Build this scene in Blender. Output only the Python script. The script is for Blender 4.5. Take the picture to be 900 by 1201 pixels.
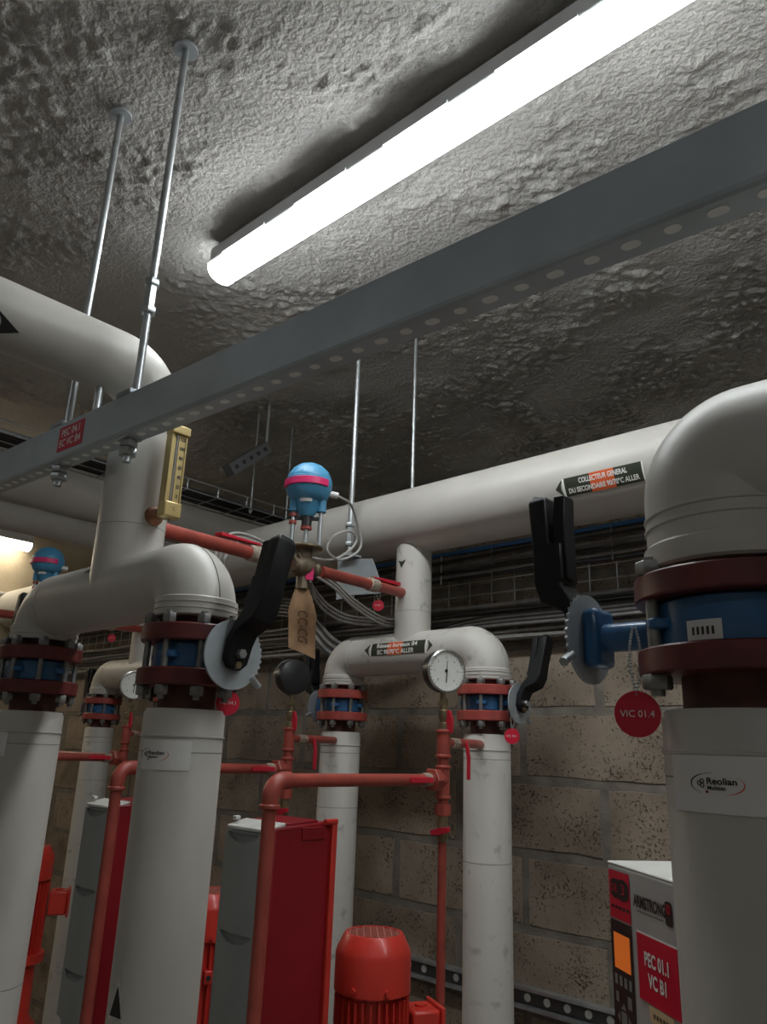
import bpy, math, random
import numpy as np
from mathutils import Vector, Matrix
random.seed(4); rng = np.random.default_rng(7)
PI = math.pi
for o in list(bpy.data.objects): bpy.data.objects.remove(o)
S = bpy.context.scene; COL = S.collection

# ---------------------------------------------------------------- camera, world, exposure
cam_d = bpy.data.cameras.new('camera'); cam = bpy.data.objects.new('camera', cam_d); COL.objects.link(cam)
cam_d.sensor_fit = 'HORIZONTAL'; cam_d.sensor_width = 36.0; cam_d.lens = 898/900*36
Rr = ((0.736, -0.175, -0.654), (0.676, 0.241, 0.696), (0.036, -0.955, 0.296))   # world rows, camera x-right y-down z-forward
right = Vector((Rr[0][0], Rr[1][0], Rr[2][0])).normalized()
fwd = Vector((Rr[0][2], Rr[1][2], Rr[2][2])).normalized()
up = right.cross(fwd).normalized(); right = fwd.cross(up).normalized()
m = Matrix.Identity(4)
for i in range(3): m[i][0], m[i][1], m[i][2] = right[i], up[i], -fwd[i]
m.translation = (0, 0, 1.6); cam.matrix_world = m; cam_d.clip_start = 0.02
S.camera = cam
w = bpy.data.worlds.new('world'); S.world = w; w.use_nodes = True
w.node_tree.nodes['Background'].inputs[0].default_value = (0.02, 0.022, 0.025, 1)
vs = S.view_settings; vs.view_transform = 'Standard'; vs.look = 'None'; vs.gamma = 1; vs.use_curve_mapping = False
vs.exposure = 0.78
TUBE = 17.0      # strength of the batten light in view and the one added in its row
TUBE_FAR = 9.0   # the batten on the far left wall
FILL_BACK = 7.0  # unseen batten added beyond the block wall to light the ceiling
FILL_REAR = 3.2  # fill battens added out of view behind the camera

# ---------------------------------------------------------------- materials
MATS = {}
def mat(name, col, rough=0.5, metal=0.0, noise=0.0, nscale=8.0, bump=0.0, bscale=60.0, col2=None, emit=0.0, emcol=None, bdist=0.01, detail=4, spec=0.5, ramp=(0.35, 0.65), coat=0.0):
    if name in MATS: return MATS[name]
    M = bpy.data.materials.new(name); M.use_nodes = True; nt = M.node_tree; b = nt.nodes['Principled BSDF']
    c = (*col, 1)
    b.inputs['Base Color'].default_value = c; b.inputs['Roughness'].default_value = rough; b.inputs['Metallic'].default_value = metal
    b.inputs['Specular IOR Level'].default_value = spec
    if coat: b.inputs['Coat Weight'].default_value = coat
    tc = nt.nodes.new('ShaderNodeTexCoord')
    if noise or col2:
        n = nt.nodes.new('ShaderNodeTexNoise'); n.inputs['Scale'].default_value = nscale; n.inputs['Detail'].default_value = detail
        nt.links.new(tc.outputs['Object'], n.inputs['Vector'])
        r = nt.nodes.new('ShaderNodeValToRGB'); nt.links.new(n.outputs['Fac'], r.inputs['Fac'])
        r.color_ramp.elements[0].position, r.color_ramp.elements[1].position = ramp
        c2 = col2 if col2 else tuple(x*(1-noise) for x in col)
        r.color_ramp.elements[0].color = (*c2, 1); r.color_ramp.elements[1].color = c
        nt.links.new(r.outputs['Color'], b.inputs['Base Color'])
    if bump:
        n2 = nt.nodes.new('ShaderNodeTexNoise'); n2.inputs['Scale'].default_value = bscale; n2.inputs['Detail'].default_value = 5
        nt.links.new(tc.outputs['Object'], n2.inputs['Vector'])
        bp = nt.nodes.new('ShaderNodeBump'); bp.inputs['Strength'].default_value = bump; bp.inputs['Distance'].default_value = bdist
        nt.links.new(n2.outputs['Fac'], bp.inputs['Height']); nt.links.new(bp.outputs['Normal'], b.inputs['Normal'])
    if emit:
        b.inputs['Emission Color'].default_value = (*(emcol or col), 1); b.inputs['Emission Strength'].default_value = emit
    MATS[name] = M; return M
PVC = mat('pvc_jacket', (0.53, 0.51, 0.465), 0.42, noise=0.13, nscale=5, bump=0.06, bscale=9, bdist=0.02)
PVCB = mat('pvc_jacket_spotted', (0.55, 0.53, 0.485), 0.5, noise=0.35, nscale=26, ramp=(0.27, 0.40), bump=0.08, bscale=12, bdist=0.02)
SEAM = mat('pvc_seam', (0.22, 0.21, 0.2), 0.6)
FLR = mat('flange_red', (0.14, 0.025, 0.022), 0.4, noise=0.35, nscale=30)
FLB = mat('flange_orange_red', (0.42, 0.075, 0.06), 0.4, noise=0.3, nscale=30)
NECK = mat('primer_neck', (0.11, 0.035, 0.03), 0.6, noise=0.4, nscale=30)
BLUE = mat('valve_blue', (0.03, 0.13, 0.30), 0.32, noise=0.25, nscale=25, coat=0.2)
ACTB = mat('actuator_blue', (0.085, 0.33, 0.56), 0.42, noise=0.12, nscale=30)
MAG = mat('band_magenta', (0.75, 0.03, 0.16), 0.4)
BLK = mat('lever_black', (0.008, 0.008, 0.009), 0.5, spec=0.25, noise=0.3, nscale=40, bump=0.05, bscale=200)
BOLT = mat('bolt_steel', (0.30, 0.30, 0.29), 0.42, 0.6, noise=0.35, nscale=60)
ZINC = mat('zinc_steel', (0.52, 0.55, 0.56), 0.38, 0.75, noise=0.25, nscale=30)
GALV = mat('galvanised_plate', (0.40, 0.44, 0.46), 0.5, 0.35, noise=0.2, nscale=18)
BEAM = mat('beam_grey', (0.47, 0.53, 0.57), 0.42, 0.1, noise=0.14, nscale=9, bump=0.02, bscale=20)
PALE = mat('lit_hole_tie_white', (0.86, 0.87, 0.85), 0.5)  # pale tone for light in the beam holes; also white ties
BRASS = mat('brass', (0.36, 0.29, 0.18), 0.35, 0.8, noise=0.4, nscale=40)
BRONZE = mat('bronze_dirty', (0.25, 0.195, 0.13), 0.5, 0.5, noise=0.55, nscale=45)
COPPER = mat('rust_plug', (0.33, 0.13, 0.06), 0.6, noise=0.5, nscale=60)
GOLD = mat('thermometer_gold', (0.55, 0.42, 0.18), 0.38, 0.45, noise=0.12, nscale=30)
RPIPE = mat('red_primer_pipe', (0.38, 0.072, 0.052), 0.42, noise=0.22, nscale=22, bump=0.05, bscale=60)
RHAND = mat('red_handle', (0.62, 0.02, 0.045), 0.35)
PTFE = mat('thread_sealing', (0.52, 0.43, 0.34), 0.8, noise=0.5, nscale=80, bump=0.3, bscale=200)
PUMP = mat('pump_red', (0.66, 0.045, 0.03), 0.36, noise=0.12, nscale=14, coat=0.15)
DRVR = mat('drive_red', (0.27, 0.008, 0.016), 0.4, noise=0.12, nscale=9)
DRVG = mat('drive_grey', (0.33, 0.36, 0.36), 0.42, noise=0.1, nscale=9)
DRVT = mat('drive_top_pale', (0.66, 0.66, 0.62), 0.5, noise=0.1, nscale=14)
DARK = mat('dark_recess', (0.02, 0.02, 0.022), 0.7)
CAB = mat('cable_black', (0.04, 0.04, 0.042), 0.38, noise=0.3, nscale=30)
CABG = mat('cable_dark_grey', (0.30, 0.29, 0.28), 0.4, noise=0.3, nscale=30)
CABL = mat('cable_light_grey', (0.36, 0.35, 0.33), 0.5)
CABB = mat('conduit_blue', (0.03, 0.14, 0.36), 0.45)
GAUGE = mat('gauge_dial', (0.72, 0.72, 0.68), 0.4)
GCASE = mat('gauge_case', (0.025, 0.025, 0.027), 0.35)
CHROME = mat('gauge_rim', (0.6, 0.6, 0.58), 0.25, 0.9)
TAGR = mat('tag_red', (0.58, 0.012, 0.04), 0.35)
WHITE = mat('print_white', (0.78, 0.78, 0.74), 0.5)
BLACKP = mat('print_black', (0.015, 0.015, 0.015), 0.5)
LABK = mat('label_dark_green', (0.035, 0.042, 0.028), 0.35)
LABO = mat('label_orange', (0.72, 0.12, 0.03), 0.4)
STICK = mat('sticker_paper', (0.70, 0.69, 0.675), 0.55)
CARD = mat('cardboard', (0.40, 0.24, 0.13), 0.8, noise=0.25, nscale=40)
PENC = mat('pencil_brown', (0.12, 0.07, 0.04), 0.8)
DISP = mat('display_orange', (0.6, 0.13, 0.02), 0.4, emit=0.14, emcol=(1.0, 0.22, 0.03))
LEDO = mat('led_orange', (1.0, 0.35, 0.1), 0.4, emit=3.0, emcol=(1.0, 0.3, 0.06))
TAPE = mat('yellow_tape', (0.60, 0.46, 0.26), 0.6)
KEYG = mat('key_grey', (0.20, 0.21, 0.20), 0.5)
HOUS = mat('light_housing', (0.55, 0.56, 0.57), 0.5)
LAMP = mat('lamp_diffuser', (0.9, 0.92, 0.93), 0.4, emit=TUBE, emcol=(0.94, 0.985, 1.0))
LAMPF = mat('lamp_diffuser_warm', (0.9, 0.9, 0.85), 0.4, emit=TUBE_FAR, emcol=(1.0, 0.90, 0.72))
FILLR = mat('fill_diffuser_rear', (0.9, 0.9, 0.85), 0.4, emit=FILL_REAR, emcol=(0.92, 0.97, 1.0))
FILLB = mat('fill_diffuser_back', (0.9, 0.9, 0.85), 0.4, emit=FILL_BACK, emcol=(1.0, 0.94, 0.85))
MORT = mat('mortar', (0.21, 0.185, 0.155), 0.9, noise=0.35, nscale=14, bump=0.5, bscale=120, bdist=0.006)
CONC = mat('concrete_floor', (0.46, 0.44, 0.41), 0.8, noise=0.3, nscale=4, bump=0.2, bscale=40)
PLAST = mat('wall_plaster', (0.52, 0.49, 0.44), 0.85, noise=0.2, nscale=3, bump=0.3, bscale=50)
WARM = mat('wall_cream', (0.50, 0.42, 0.30), 0.85, noise=0.2, nscale=3, bump=0.3, bscale=50)

def block_material():
    M = bpy.data.materials.new('concrete_block'); M.use_nodes = True; nt = M.node_tree; b = nt.nodes['Principled BSDF']
    b.inputs['Roughness'].default_value = 0.92; b.inputs['Specular IOR Level'].default_value = 0.2
    g = nt.nodes.new('ShaderNodeNewGeometry'); N = nt.nodes.new; L = nt.links.new
    n1 = N('ShaderNodeTexNoise'); n1.inputs['Scale'].default_value = 5; n1.inputs['Detail'].default_value = 6; L(g.outputs['Position'], n1.inputs['Vector'])
    r1 = N('ShaderNodeValToRGB'); r1.color_ramp.elements[0].position = 0.3; r1.color_ramp.elements[1].position = 0.7
    r1.color_ramp.elements[0].color = (0.175, 0.14, 0.105, 1); r1.color_ramp.elements[1].color = (0.35, 0.285, 0.22, 1)
    L(n1.outputs['Fac'], r1.inputs['Fac'])
    n2 = N('ShaderNodeTexNoise'); n2.inputs['Scale'].default_value = 150; n2.inputs['Detail'].default_value = 3; L(g.outputs['Position'], n2.inputs['Vector'])
    n3 = N('ShaderNodeTexNoise'); n3.inputs['Scale'].default_value = 11; n3.inputs['Detail'].default_value = 4; L(g.outputs['Position'], n3.inputs['Vector'])
    ad = N('ShaderNodeMath'); ad.operation = 'MULTIPLY_ADD'; ad.inputs[1].default_value = 0.45; L(n3.outputs['Fac'], ad.inputs[0]); L(n2.outputs['Fac'], ad.inputs[2])
    r2 = N('ShaderNodeValToRGB'); r2.color_ramp.elements[0].position = 0.50; r2.color_ramp.elements[1].position = 0.66
    r2.color_ramp.elements[0].color = (0.30, 0.27, 0.24, 1); r2.color_ramp.elements[1].color = (1, 1, 1, 1); L(ad.outputs[0], r2.inputs['Fac'])
    mx = N('ShaderNodeMix'); mx.data_type = 'RGBA'; mx.blend_type = 'MULTIPLY'; mx.inputs['Factor'].default_value = 1
    L(r1.outputs['Color'], mx.inputs['A']); L(r2.outputs['Color'], mx.inputs['B']); L(mx.outputs['Result'], b.inputs['Base Color'])
    bp = N('ShaderNodeBump'); bp.inputs['Strength'].default_value = 0.6; bp.inputs['Distance'].default_value = 0.006
    L(r2.outputs['Color'], bp.inputs['Height']); L(bp.outputs['Normal'], b.inputs['Normal'])
    return M
BLOCK = block_material()
def ceiling_material():
    M = bpy.data.materials.new('sprayed_ceiling'); M.use_nodes = True; nt = M.node_tree; b = nt.nodes['Principled BSDF']
    b.inputs['Roughness'].default_value = 0.95; b.inputs['Specular IOR Level'].default_value = 0.1
    g = nt.nodes.new('ShaderNodeNewGeometry'); N = nt.nodes.new; L = nt.links.new
    n1 = N('ShaderNodeTexNoise'); n1.inputs['Scale'].default_value = 2.2; n1.inputs['Detail'].default_value = 5; L(g.outputs['Position'], n1.inputs['Vector'])
    r1 = N('ShaderNodeValToRGB'); r1.color_ramp.elements[0].position = 0.3; r1.color_ramp.elements[1].position = 0.7
    r1.color_ramp.elements[0].color = (0.36, 0.35, 0.33, 1); r1.color_ramp.elements[1].color = (0.50, 0.485, 0.46, 1)
    L(n1.outputs['Fac'], r1.inputs['Fac']); L(r1.outputs['Color'], b.inputs['Base Color'])
    n2 = N('ShaderNodeTexNoise'); n2.inputs['Scale'].default_value = 75; n2.inputs['Detail'].default_value = 6; L(g.outputs['Position'], n2.inputs['Vector'])
    bp = N('ShaderNodeBump'); bp.inputs['Strength'].default_value = 0.7; bp.inputs['Distance'].default_value = 0.012
    L(n2.outputs['Fac'], bp.inputs['Height']); L(bp.outputs['Normal'], b.inputs['Normal'])
    return M
CEIL = ceiling_material()

# ---------------------------------------------------------------- mesh builder
V = Vector
def frame(axis):
    a = V(axis).normalized(); h = V((0, 0, 1)) if abs(a.z) < 0.9 else V((1, 0, 0))
    e1 = h.cross(a).normalized(); return a, e1, a.cross(e1).normalized()
def root_loc(p):
    l = V((0, 0, 0))
    while p is not None: l = l + p.location; p = p.parent
    return l
class MB:
    def __init__(s): s.v = []; s.f = []
    def add(s, vs, fs):
        k = len(s.v); s.v += [tuple(x) for x in vs]; s.f += [tuple(i+k for i in f) for f in fs]; return s
    def box(s, c, d, ax=None):
        c = V(c); X, Y, Z = ax if ax else (V((1,0,0)), V((0,1,0)), V((0,0,1)))
        X, Y, Z = V(X)*d[0]/2, V(Y)*d[1]/2, V(Z)*d[2]/2
        vs = [c+X*i+Y*j+Z*k for k in (-1,1) for j in (-1,1) for i in (-1,1)]
        return s.add(vs, [(0,2,3,1),(4,5,7,6),(0,1,5,4),(2,6,7,3),(0,4,6,2),(1,3,7,5)])
    def lathe(s, c, axis, prof, n=32, cap=True):
        c = V(c); a, e1, e2 = frame(axis); vs = []; fs = []
        for r, h in prof:
            for i in range(n):
                t = 2*PI*i/n; vs.append(c+a*h+(e1*math.cos(t)+e2*math.sin(t))*r)
        for j in range(len(prof)-1):
            for i in range(n): fs.append((j*n+i, j*n+(i+1)%n, (j+1)*n+(i+1)%n, (j+1)*n+i))
        if cap:
            fs.append(tuple(reversed(range(n)))); k = (len(prof)-1)*n; fs.append(tuple(range(k, k+n)))
        return s.add(vs, fs)
    def cyl(s, p, q, r, r2=None, n=24, bev=0.0):
        p, q = V(p), V(q); L = (q-p).length; r2 = r if r2 is None else r2
        pr = [(r, 0), (r2, L)] if not bev else [(r-bev, 0), (r, bev), (r2, L-bev), (r2-bev, L)]
        return s.lathe(p, q-p, pr, n)
    def tube(s, pts, r, n=10, cap=True, closed=False):
        P = [V(p) for p in pts]; m_ = len(P); vs = []; fs = []; e = None
        rs = r if isinstance(r, (list, tuple)) else [r]*m_
        for i in range(m_):
            if closed: t = (P[(i+1) % m_]-P[i-1]).normalized()
            else: t = (P[min(i+1, m_-1)]-P[max(i-1, 0)]).normalized()
            if e is None: e = frame(t)[1]
            e = (e-t*e.dot(t)).normalized(); b = t.cross(e)
            for k in range(n):
                a = 2*PI*k/n; vs.append(P[i]+(e*math.cos(a)+b*math.sin(a))*rs[i])
        for i in range(m_ if closed else m_-1):
            j = (i+1) % m_
            for k in range(n): fs.append((i*n+k, i*n+(k+1)%n, j*n+(k+1)%n, j*n+k))
        if cap and not closed:
            fs.append(tuple(reversed(range(n)))); fs.append(tuple(range((m_-1)*n, m_*n)))
        return s.add(vs, fs)
    def prism(s, poly, ext):
        P = [V(p) for p in poly]; e = V(ext); n = len(P)
        return s.add(P+[p+e for p in P], [tuple(reversed(range(n))), tuple(range(n, 2*n))]+[(i, (i+1)%n, n+(i+1)%n, n+i) for i in range(n)])
    def strip(s, path):   # path: list of (center, halfwidth vector, halfthickness vector): swept rectangle
        vs = []; fs = []
        for c, wv, tv in path:
            c, wv, tv = V(c), V(wv), V(tv); vs += [c-wv-tv, c+wv-tv, c+wv+tv, c-wv+tv]
        for i in range(len(path)-1):
            for k in range(4): fs.append((i*4+k, i*4+(k+1)%4, i*4+4+(k+1)%4, i*4+4+k))
        fs.append((3, 2, 1, 0)); k = 4*len(path)-4; fs.append((k, k+1, k+2, k+3))
        return s.add(vs, fs)
    def grid(s, fn, nu, nv):
        vs = [fn(i/nu, j/nv) for j in range(nv+1) for i in range(nu+1)]
        return s.add(vs, [(j*(nu+1)+i, j*(nu+1)+i+1, (j+1)*(nu+1)+i+1, (j+1)*(nu+1)+i) for j in range(nv) for i in range(nu)])
    def build(s, name, m_, parent=None, smooth=True, angle=38, label=None, bevel=0):
        me = bpy.data.meshes.new(name); L = root_loc(parent) if parent else V((0,0,0))
        me.from_pydata([(x-L.x, y-L.y, z-L.z) for x, y, z in s.v], [], s.f); me.update()
        if smooth:
            me.polygons.foreach_set('use_smooth', [True]*len(me.polygons)); me.set_sharp_from_angle(angle=math.radians(angle))
        me.materials.append(m_); o = bpy.data.objects.new(name, me); COL.objects.link(o); o.parent = parent
        if bevel:
            bm = o.modifiers.new('bevel', 'BEVEL'); bm.width = bevel; bm.segments = 2; bm.limit_method = 'ANGLE'
        if label: o['label'] = label
        return o
def thing(name, label, cat, loc=(0,0,0), group=None):
    o = bpy.data.objects.new(name, None); COL.objects.link(o); o.location = loc; o.empty_display_size = 0.05
    o['label'] = label; o['category'] = cat
    if group: o['group'] = group
    return o
def tag(o, label, cat, group=None):
    o['label'] = label; o['category'] = cat
    if group: o['group'] = group
    return o
def struct(o): o['kind'] = 'structure'; return o
def curve(pts, k=6):            # Catmull-Rom through points
    P = [V(p) for p in pts]; P = [P[0]*2-P[1]]+P+[P[-1]*2-P[-2]]; out = []
    for i in range(1, len(P)-2):
        a, b, c, d = P[i-1:i+3]
        for j in range(k):
            t = j/k; out.append(0.5*((2*b)+(c-a)*t+(2*a-5*b+4*c-d)*t*t+(3*b-a-3*c+d)*t**3))
    out.append(P[-2]); return out
def arc(c, e1, e2, r, a0, a1, n=12):
    c, e1, e2 = V(c), V(e1), V(e2)
    return [c+(e1*math.cos(math.radians(a0+(a1-a0)*i/n))+e2*math.sin(math.radians(a0+(a1-a0)*i/n)))*r for i in range(n+1)]

# surface maps: (u, v, lift) -> point
def planemap(o, ux, vx):
    o, ux, vx = V(o), V(ux).normalized(), V(vx).normalized(); n = ux.cross(vx)
    return lambda u, v, h=0.0: o+ux*u+vx*v+n*h
def cylmap(o, u_dir, v_dir, r):      # o on the axis; normal at (0,0) = u x v. u wraps nothing (axis) or v wraps
    o, ud, vd = V(o), V(u_dir).normalized(), V(v_dir).normalized(); n = ud.cross(vd)
    return lambda u, v, h=0.0: o+ud*u+(n*math.cos(v/r)+vd*math.sin(v/r))*(r+h)
def vcylmap(o, az, r):               # vertical cylinder, azimuth in degrees of the outward normal
    o = V(o); a0 = math.radians(az)
    return lambda u, v, h=0.0: V((o.x+(r+h)*math.cos(a0+u/r), o.y+(r+h)*math.sin(a0+u/r), o.z+v))
def patch(fm, u0, u1, v0, v1, h, name, m_, parent, nu=10, nv=4, label=None):
    b = MB(); b.grid(lambda s, t: fm(u0+(u1-u0)*s, v0+(v1-v0)*t, h), nu, nv)
    return b.build(name, m_, parent, label=label)
def poly(fm, pts, h, name, m_, parent, label=None):
    b = MB(); c = (sum(p[0] for p in pts)/len(pts), sum(p[1] for p in pts)/len(pts)); n = len(pts)
    b.add([fm(p[0], p[1], h) for p in pts]+[fm(c[0], c[1], h)], [(i, (i+1)%n, n) for i in range(n)])
    return b.build(name, m_, parent, label=label)
def text(fm, s, size, u, v, h, m_, parent, name='lettering', align='CENTER', sx=1.0, bold=0.0, fit=None):
    cu = bpy.data.curves.new('t', 'FONT'); cu.body = s; cu.size = size; cu.align_x = align; cu.align_y = 'CENTER'; cu.resolution_u = 3
    cu.offset = bold
    ob = bpy.data.objects.new('t', cu); COL.objects.link(ob); bpy.context.view_layer.update()
    me = ob.evaluated_get(bpy.context.evaluated_depsgraph_get()).to_mesh()
    if fit: sx = fit/(max(p.co.x for p in me.vertices)-min(p.co.x for p in me.vertices))
    b = MB(); b.add([fm(u+p.co.x*sx, v+p.co.y, h) for p in me.vertices], [tuple(f.vertices) for f in me.polygons])
    bpy.data.objects.remove(ob); bpy.data.curves.remove(cu)
    return b.build(name, m_, parent, smooth=False)

# ---------------------------------------------------------------- room shell
XL, XR, YB, YF, ZC, YE = -4.75, 2.6, 2.08, -2.6, 3.04, 5.2
def vnoise(nx, ny, cell, seed):
    r = np.random.default_rng(seed); gx, gy = int(nx/cell)+3, int(ny/cell)+3; g = r.random((gy, gx))
    x = np.arange(nx)/cell; y = np.arange(ny)/cell; xi = x.astype(int); yi = y.astype(int); fx = x-xi; fy = y-yi
    fx = fx*fx*(3-2*fx); fy = fy*fy*(3-2*fy)
    a = g[np.ix_(yi, xi)]; b = g[np.ix_(yi, xi+1)]; c = g[np.ix_(yi+1, xi)]; d = g[np.ix_(yi+1, xi+1)]
    return (a*(1-fx)+b*fx)*(1-fy[:, None])+(c*(1-fx)+d*fx)*fy[:, None]
def ceiling():
    st = 0.0095; nx = int((XR-XL)/st)+1; ny = int((YE-YF)/st)+1
    h = vnoise(nx, ny, 50, 1)*0.012+vnoise(nx, ny, 14, 2)*0.010
    lump = vnoise(nx, ny, 3.4, 3)*0.55+vnoise(nx, ny, 1.7, 4)*0.45
    mask = np.clip(vnoise(nx, ny, 17, 5)*1.5-0.15, 0.15, 1)
    h = h+np.abs(lump-0.5)*0.038*mask
    xx, yy = np.meshgrid(XL+np.arange(nx)*st, YF+np.arange(ny)*st)
    co = np.stack([xx, yy, ZC+0.012-h], -1).reshape(-1, 3)
    i = np.arange(nx-1)[None, :]+np.arange(ny-1)[:, None]*nx
    q = np.stack([i, i+nx, i+nx+1, i+1], -1).reshape(-1, 4)
    me = bpy.data.meshes.new('ceiling'); me.vertices.add(len(co)); me.vertices.foreach_set('co', co.ravel())
    me.loops.add(q.size); me.loops.foreach_set('vertex_index', q.ravel().astype(np.int32))
    me.polygons.add(len(q)); me.polygons.foreach_set('loop_start', (np.arange(len(q))*4).astype(np.int32))
    me.update(calc_edges=True); me.validate(); me.polygons.foreach_set('use_smooth', [True]*len(q))
    me.materials.append(CEIL); o = bpy.data.objects.new('ceiling', me); COL.objects.link(o); struct(o)
ceiling()
struct(MB().box(((XL+XR)/2, (YE+YF)/2, -0.05), (XR-XL, YE-YF, 0.1)).build('floor', CONC))
wb = struct(MB().box(((XL+XR)/2, YB+0.1, 1.165), (XR-XL, 0.2, 2.33)).build('wall_back', MORT))
struct(MB().box((XL-0.05, (YE+YF)/2, 1.53), (0.1, YE-YF, 3.06)).build('wall_left', WARM))
struct(MB().box((XR+0.05, (YE+YF)/2, 1.53), (0.1, YE-YF, 3.06)).build('wall_right', PLAST))
struct(MB().box(((XL+XR)/2, YF-0.05, 1.53), (XR-XL, 0.1, 3.06)).build('wall_front', PLAST))
struct(MB().box(((XL+XR)/2, YE+0.05, 1.53), (XR-XL, 0.1, 3.06)).build('wall_far', PLAST))
def block_mesh(L, H, seed):
    r = random.Random(seed); nx, nz = 6, 3; b = MB(); g = 0.006
    def p(i, j):
        x = -L/2+g+(L-2*g)*i/nx; z = -H/2+g+(H-2*g)*j/nz
        return V((x+r.uniform(-.004, .004), -0.0025+r.uniform(-.001, .001), z+r.uniform(-.003, .003)))
    P = [[p(i, j) for i in range(nx+1)] for j in range(nz+1)]
    vs = [P[j][i] for j in range(nz+1) for i in range(nx+1)]
    fs = [(j*(nx+1)+i, j*(nx+1)+i+1, (j+1)*(nx+1)+i+1, (j+1)*(nx+1)+i) for j in range(nz) for i in range(nx)]
    ring = [i for i in range(nx+1)]+[j*(nx+1)+nx for j in range(1, nz+1)]+[nz*(nx+1)+i for i in range(nx-1, -1, -1)]+[j*(nx+1) for j in range(nz-1, 0, -1)]
    k = len(vs)
    for q in ring:
        v = vs[q]; vs.append(V((max(-L/2, min(L/2, v.x*1.05)), 0.012, max(-H/2, min(H/2, v.z*1.12)))))
    n = len(ring)
    fs += [(ring[i], k+i, k+(i+1)%n, ring[(i+1)%n]) for i in range(n)]
    me = bpy.data.meshes.new('block'); me.from_pydata([tuple(v) for v in vs], [], fs); me.update()
    me.polygons.foreach_set('use_smooth', [True]*len(me.polygons)); me.set_sharp_from_angle(angle=math.radians(22)); me.materials.append(BLOCK); return me
bmesh_ = [block_mesh(0.482, 0.184, k) for k in range(6)]
for row in range(15):
    z = 0.127+0.2*row-0.1+0.0
    off = -1.335 if row % 2 == 0 else -1.075
    zc = 0.027+0.2*row
    if zc+0.1 > 2.34 or zc < 0.1: continue
    k = -7
    while True:
        xc = off+0.5*k+0.25; k += 1
        if xc-0.25 > XR-0.2: break
        if xc-0.25 < XL: continue
        o = bpy.data.objects.new('block', bmesh_[(row*7+k*3) % 6]); COL.objects.link(o); o.parent = wb
        o.location = (xc, YB, zc+0.0)
# ---------------------------------------------------------------- battens
def batten(c, d, L, m_, label, wd=0.09, group=None, up_=(0,0,1)):
    d = V(d).normalized(); u = V(up_); s = u.cross(d); c = V(c)
    t = thing('batten_light', label, 'light', tuple(c+u*0.05), group)
    MB().box(c+u*0.030, (L+0.01, wd*1.06, 0.048), (d, s, u)).build('housing', HOUS, t, bevel=0.006)
    b = MB(); n = 12; prof = [(math.cos(PI*i/n)*wd/2, -math.sin(PI*i/n)**0.75*0.042) for i in range(n+1)]+[]
    P0 = [c-d*(L/2)+s*x+u*(y+0.006) for x, y in prof]; 
    b.prism(P0, d*L).build('diffuser', m_, t, label='glowing white diffuser')
    for e in (-1, 1):
        b = MB(); pe = [c+d*(e*L/2)+s*x*1.02+u*(y*1.04+0.006) for x, y in prof]; b.prism(pe, d*(0.012*e)).build('end_cap', HOUS if m_ is not LAMP else LAMP, t)
    k = int(L/0.27)
    for i in range(k):
        for e in (-1, 1):
            MB().box(c+d*(-L/2+(i+0.5)*L/k)+s*(e*(wd*0.53+0.001))+u*0.012, (0.19, 0.006, 0.010), (d, s, u)).build('clip', HOUS, t)
    for e in (-0.3, 0.3):
        MB().box(c+d*(e*L)+u*0.075, (0.04, 0.05, 0.06), (d, s, u)).build('bracket', ZINC, t)
    return t
batten((-0.93, 1.092, 2.945), (1, 0, 0), 1.58, LAMP, 'long white batten light glowing on the grey sprayed ceiling')
batten((XL+0.10, 0.95, 2.70), (0, 1, 0), 1.75, LAMPF, 'warm batten light on the cream end wall past the pipes', wd=0.10)
batten((0.79, 1.092, 2.945), (1, 0, 0), 1.58, LAMP, 'added unseen batten light continuing the ceiling row over the grey drive unit')  # out-of-view batten added for stronger light from the right
batten((0.6, -0.9, 2.945), (1, 0, 0), 1.58, FILLR, 'added unseen fill batten on the ceiling over the aisle', group='added fill battens over the aisle')  # added fill, out of view, for the camera-facing sides
batten((-1.2, 3.9, 2.945), (1, 0, 0), 1.58, FILLB, 'added unseen batten light on the ceiling beyond the block wall')  # hidden batten added to lift the ceiling past the wall
batten((-2.4, -0.9, 2.945), (1, 0, 0), 1.58, FILLR, 'added unseen fill batten on the ceiling over the aisle', group='added fill battens over the aisle')  # second fill batten added out of view over the aisle

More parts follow.
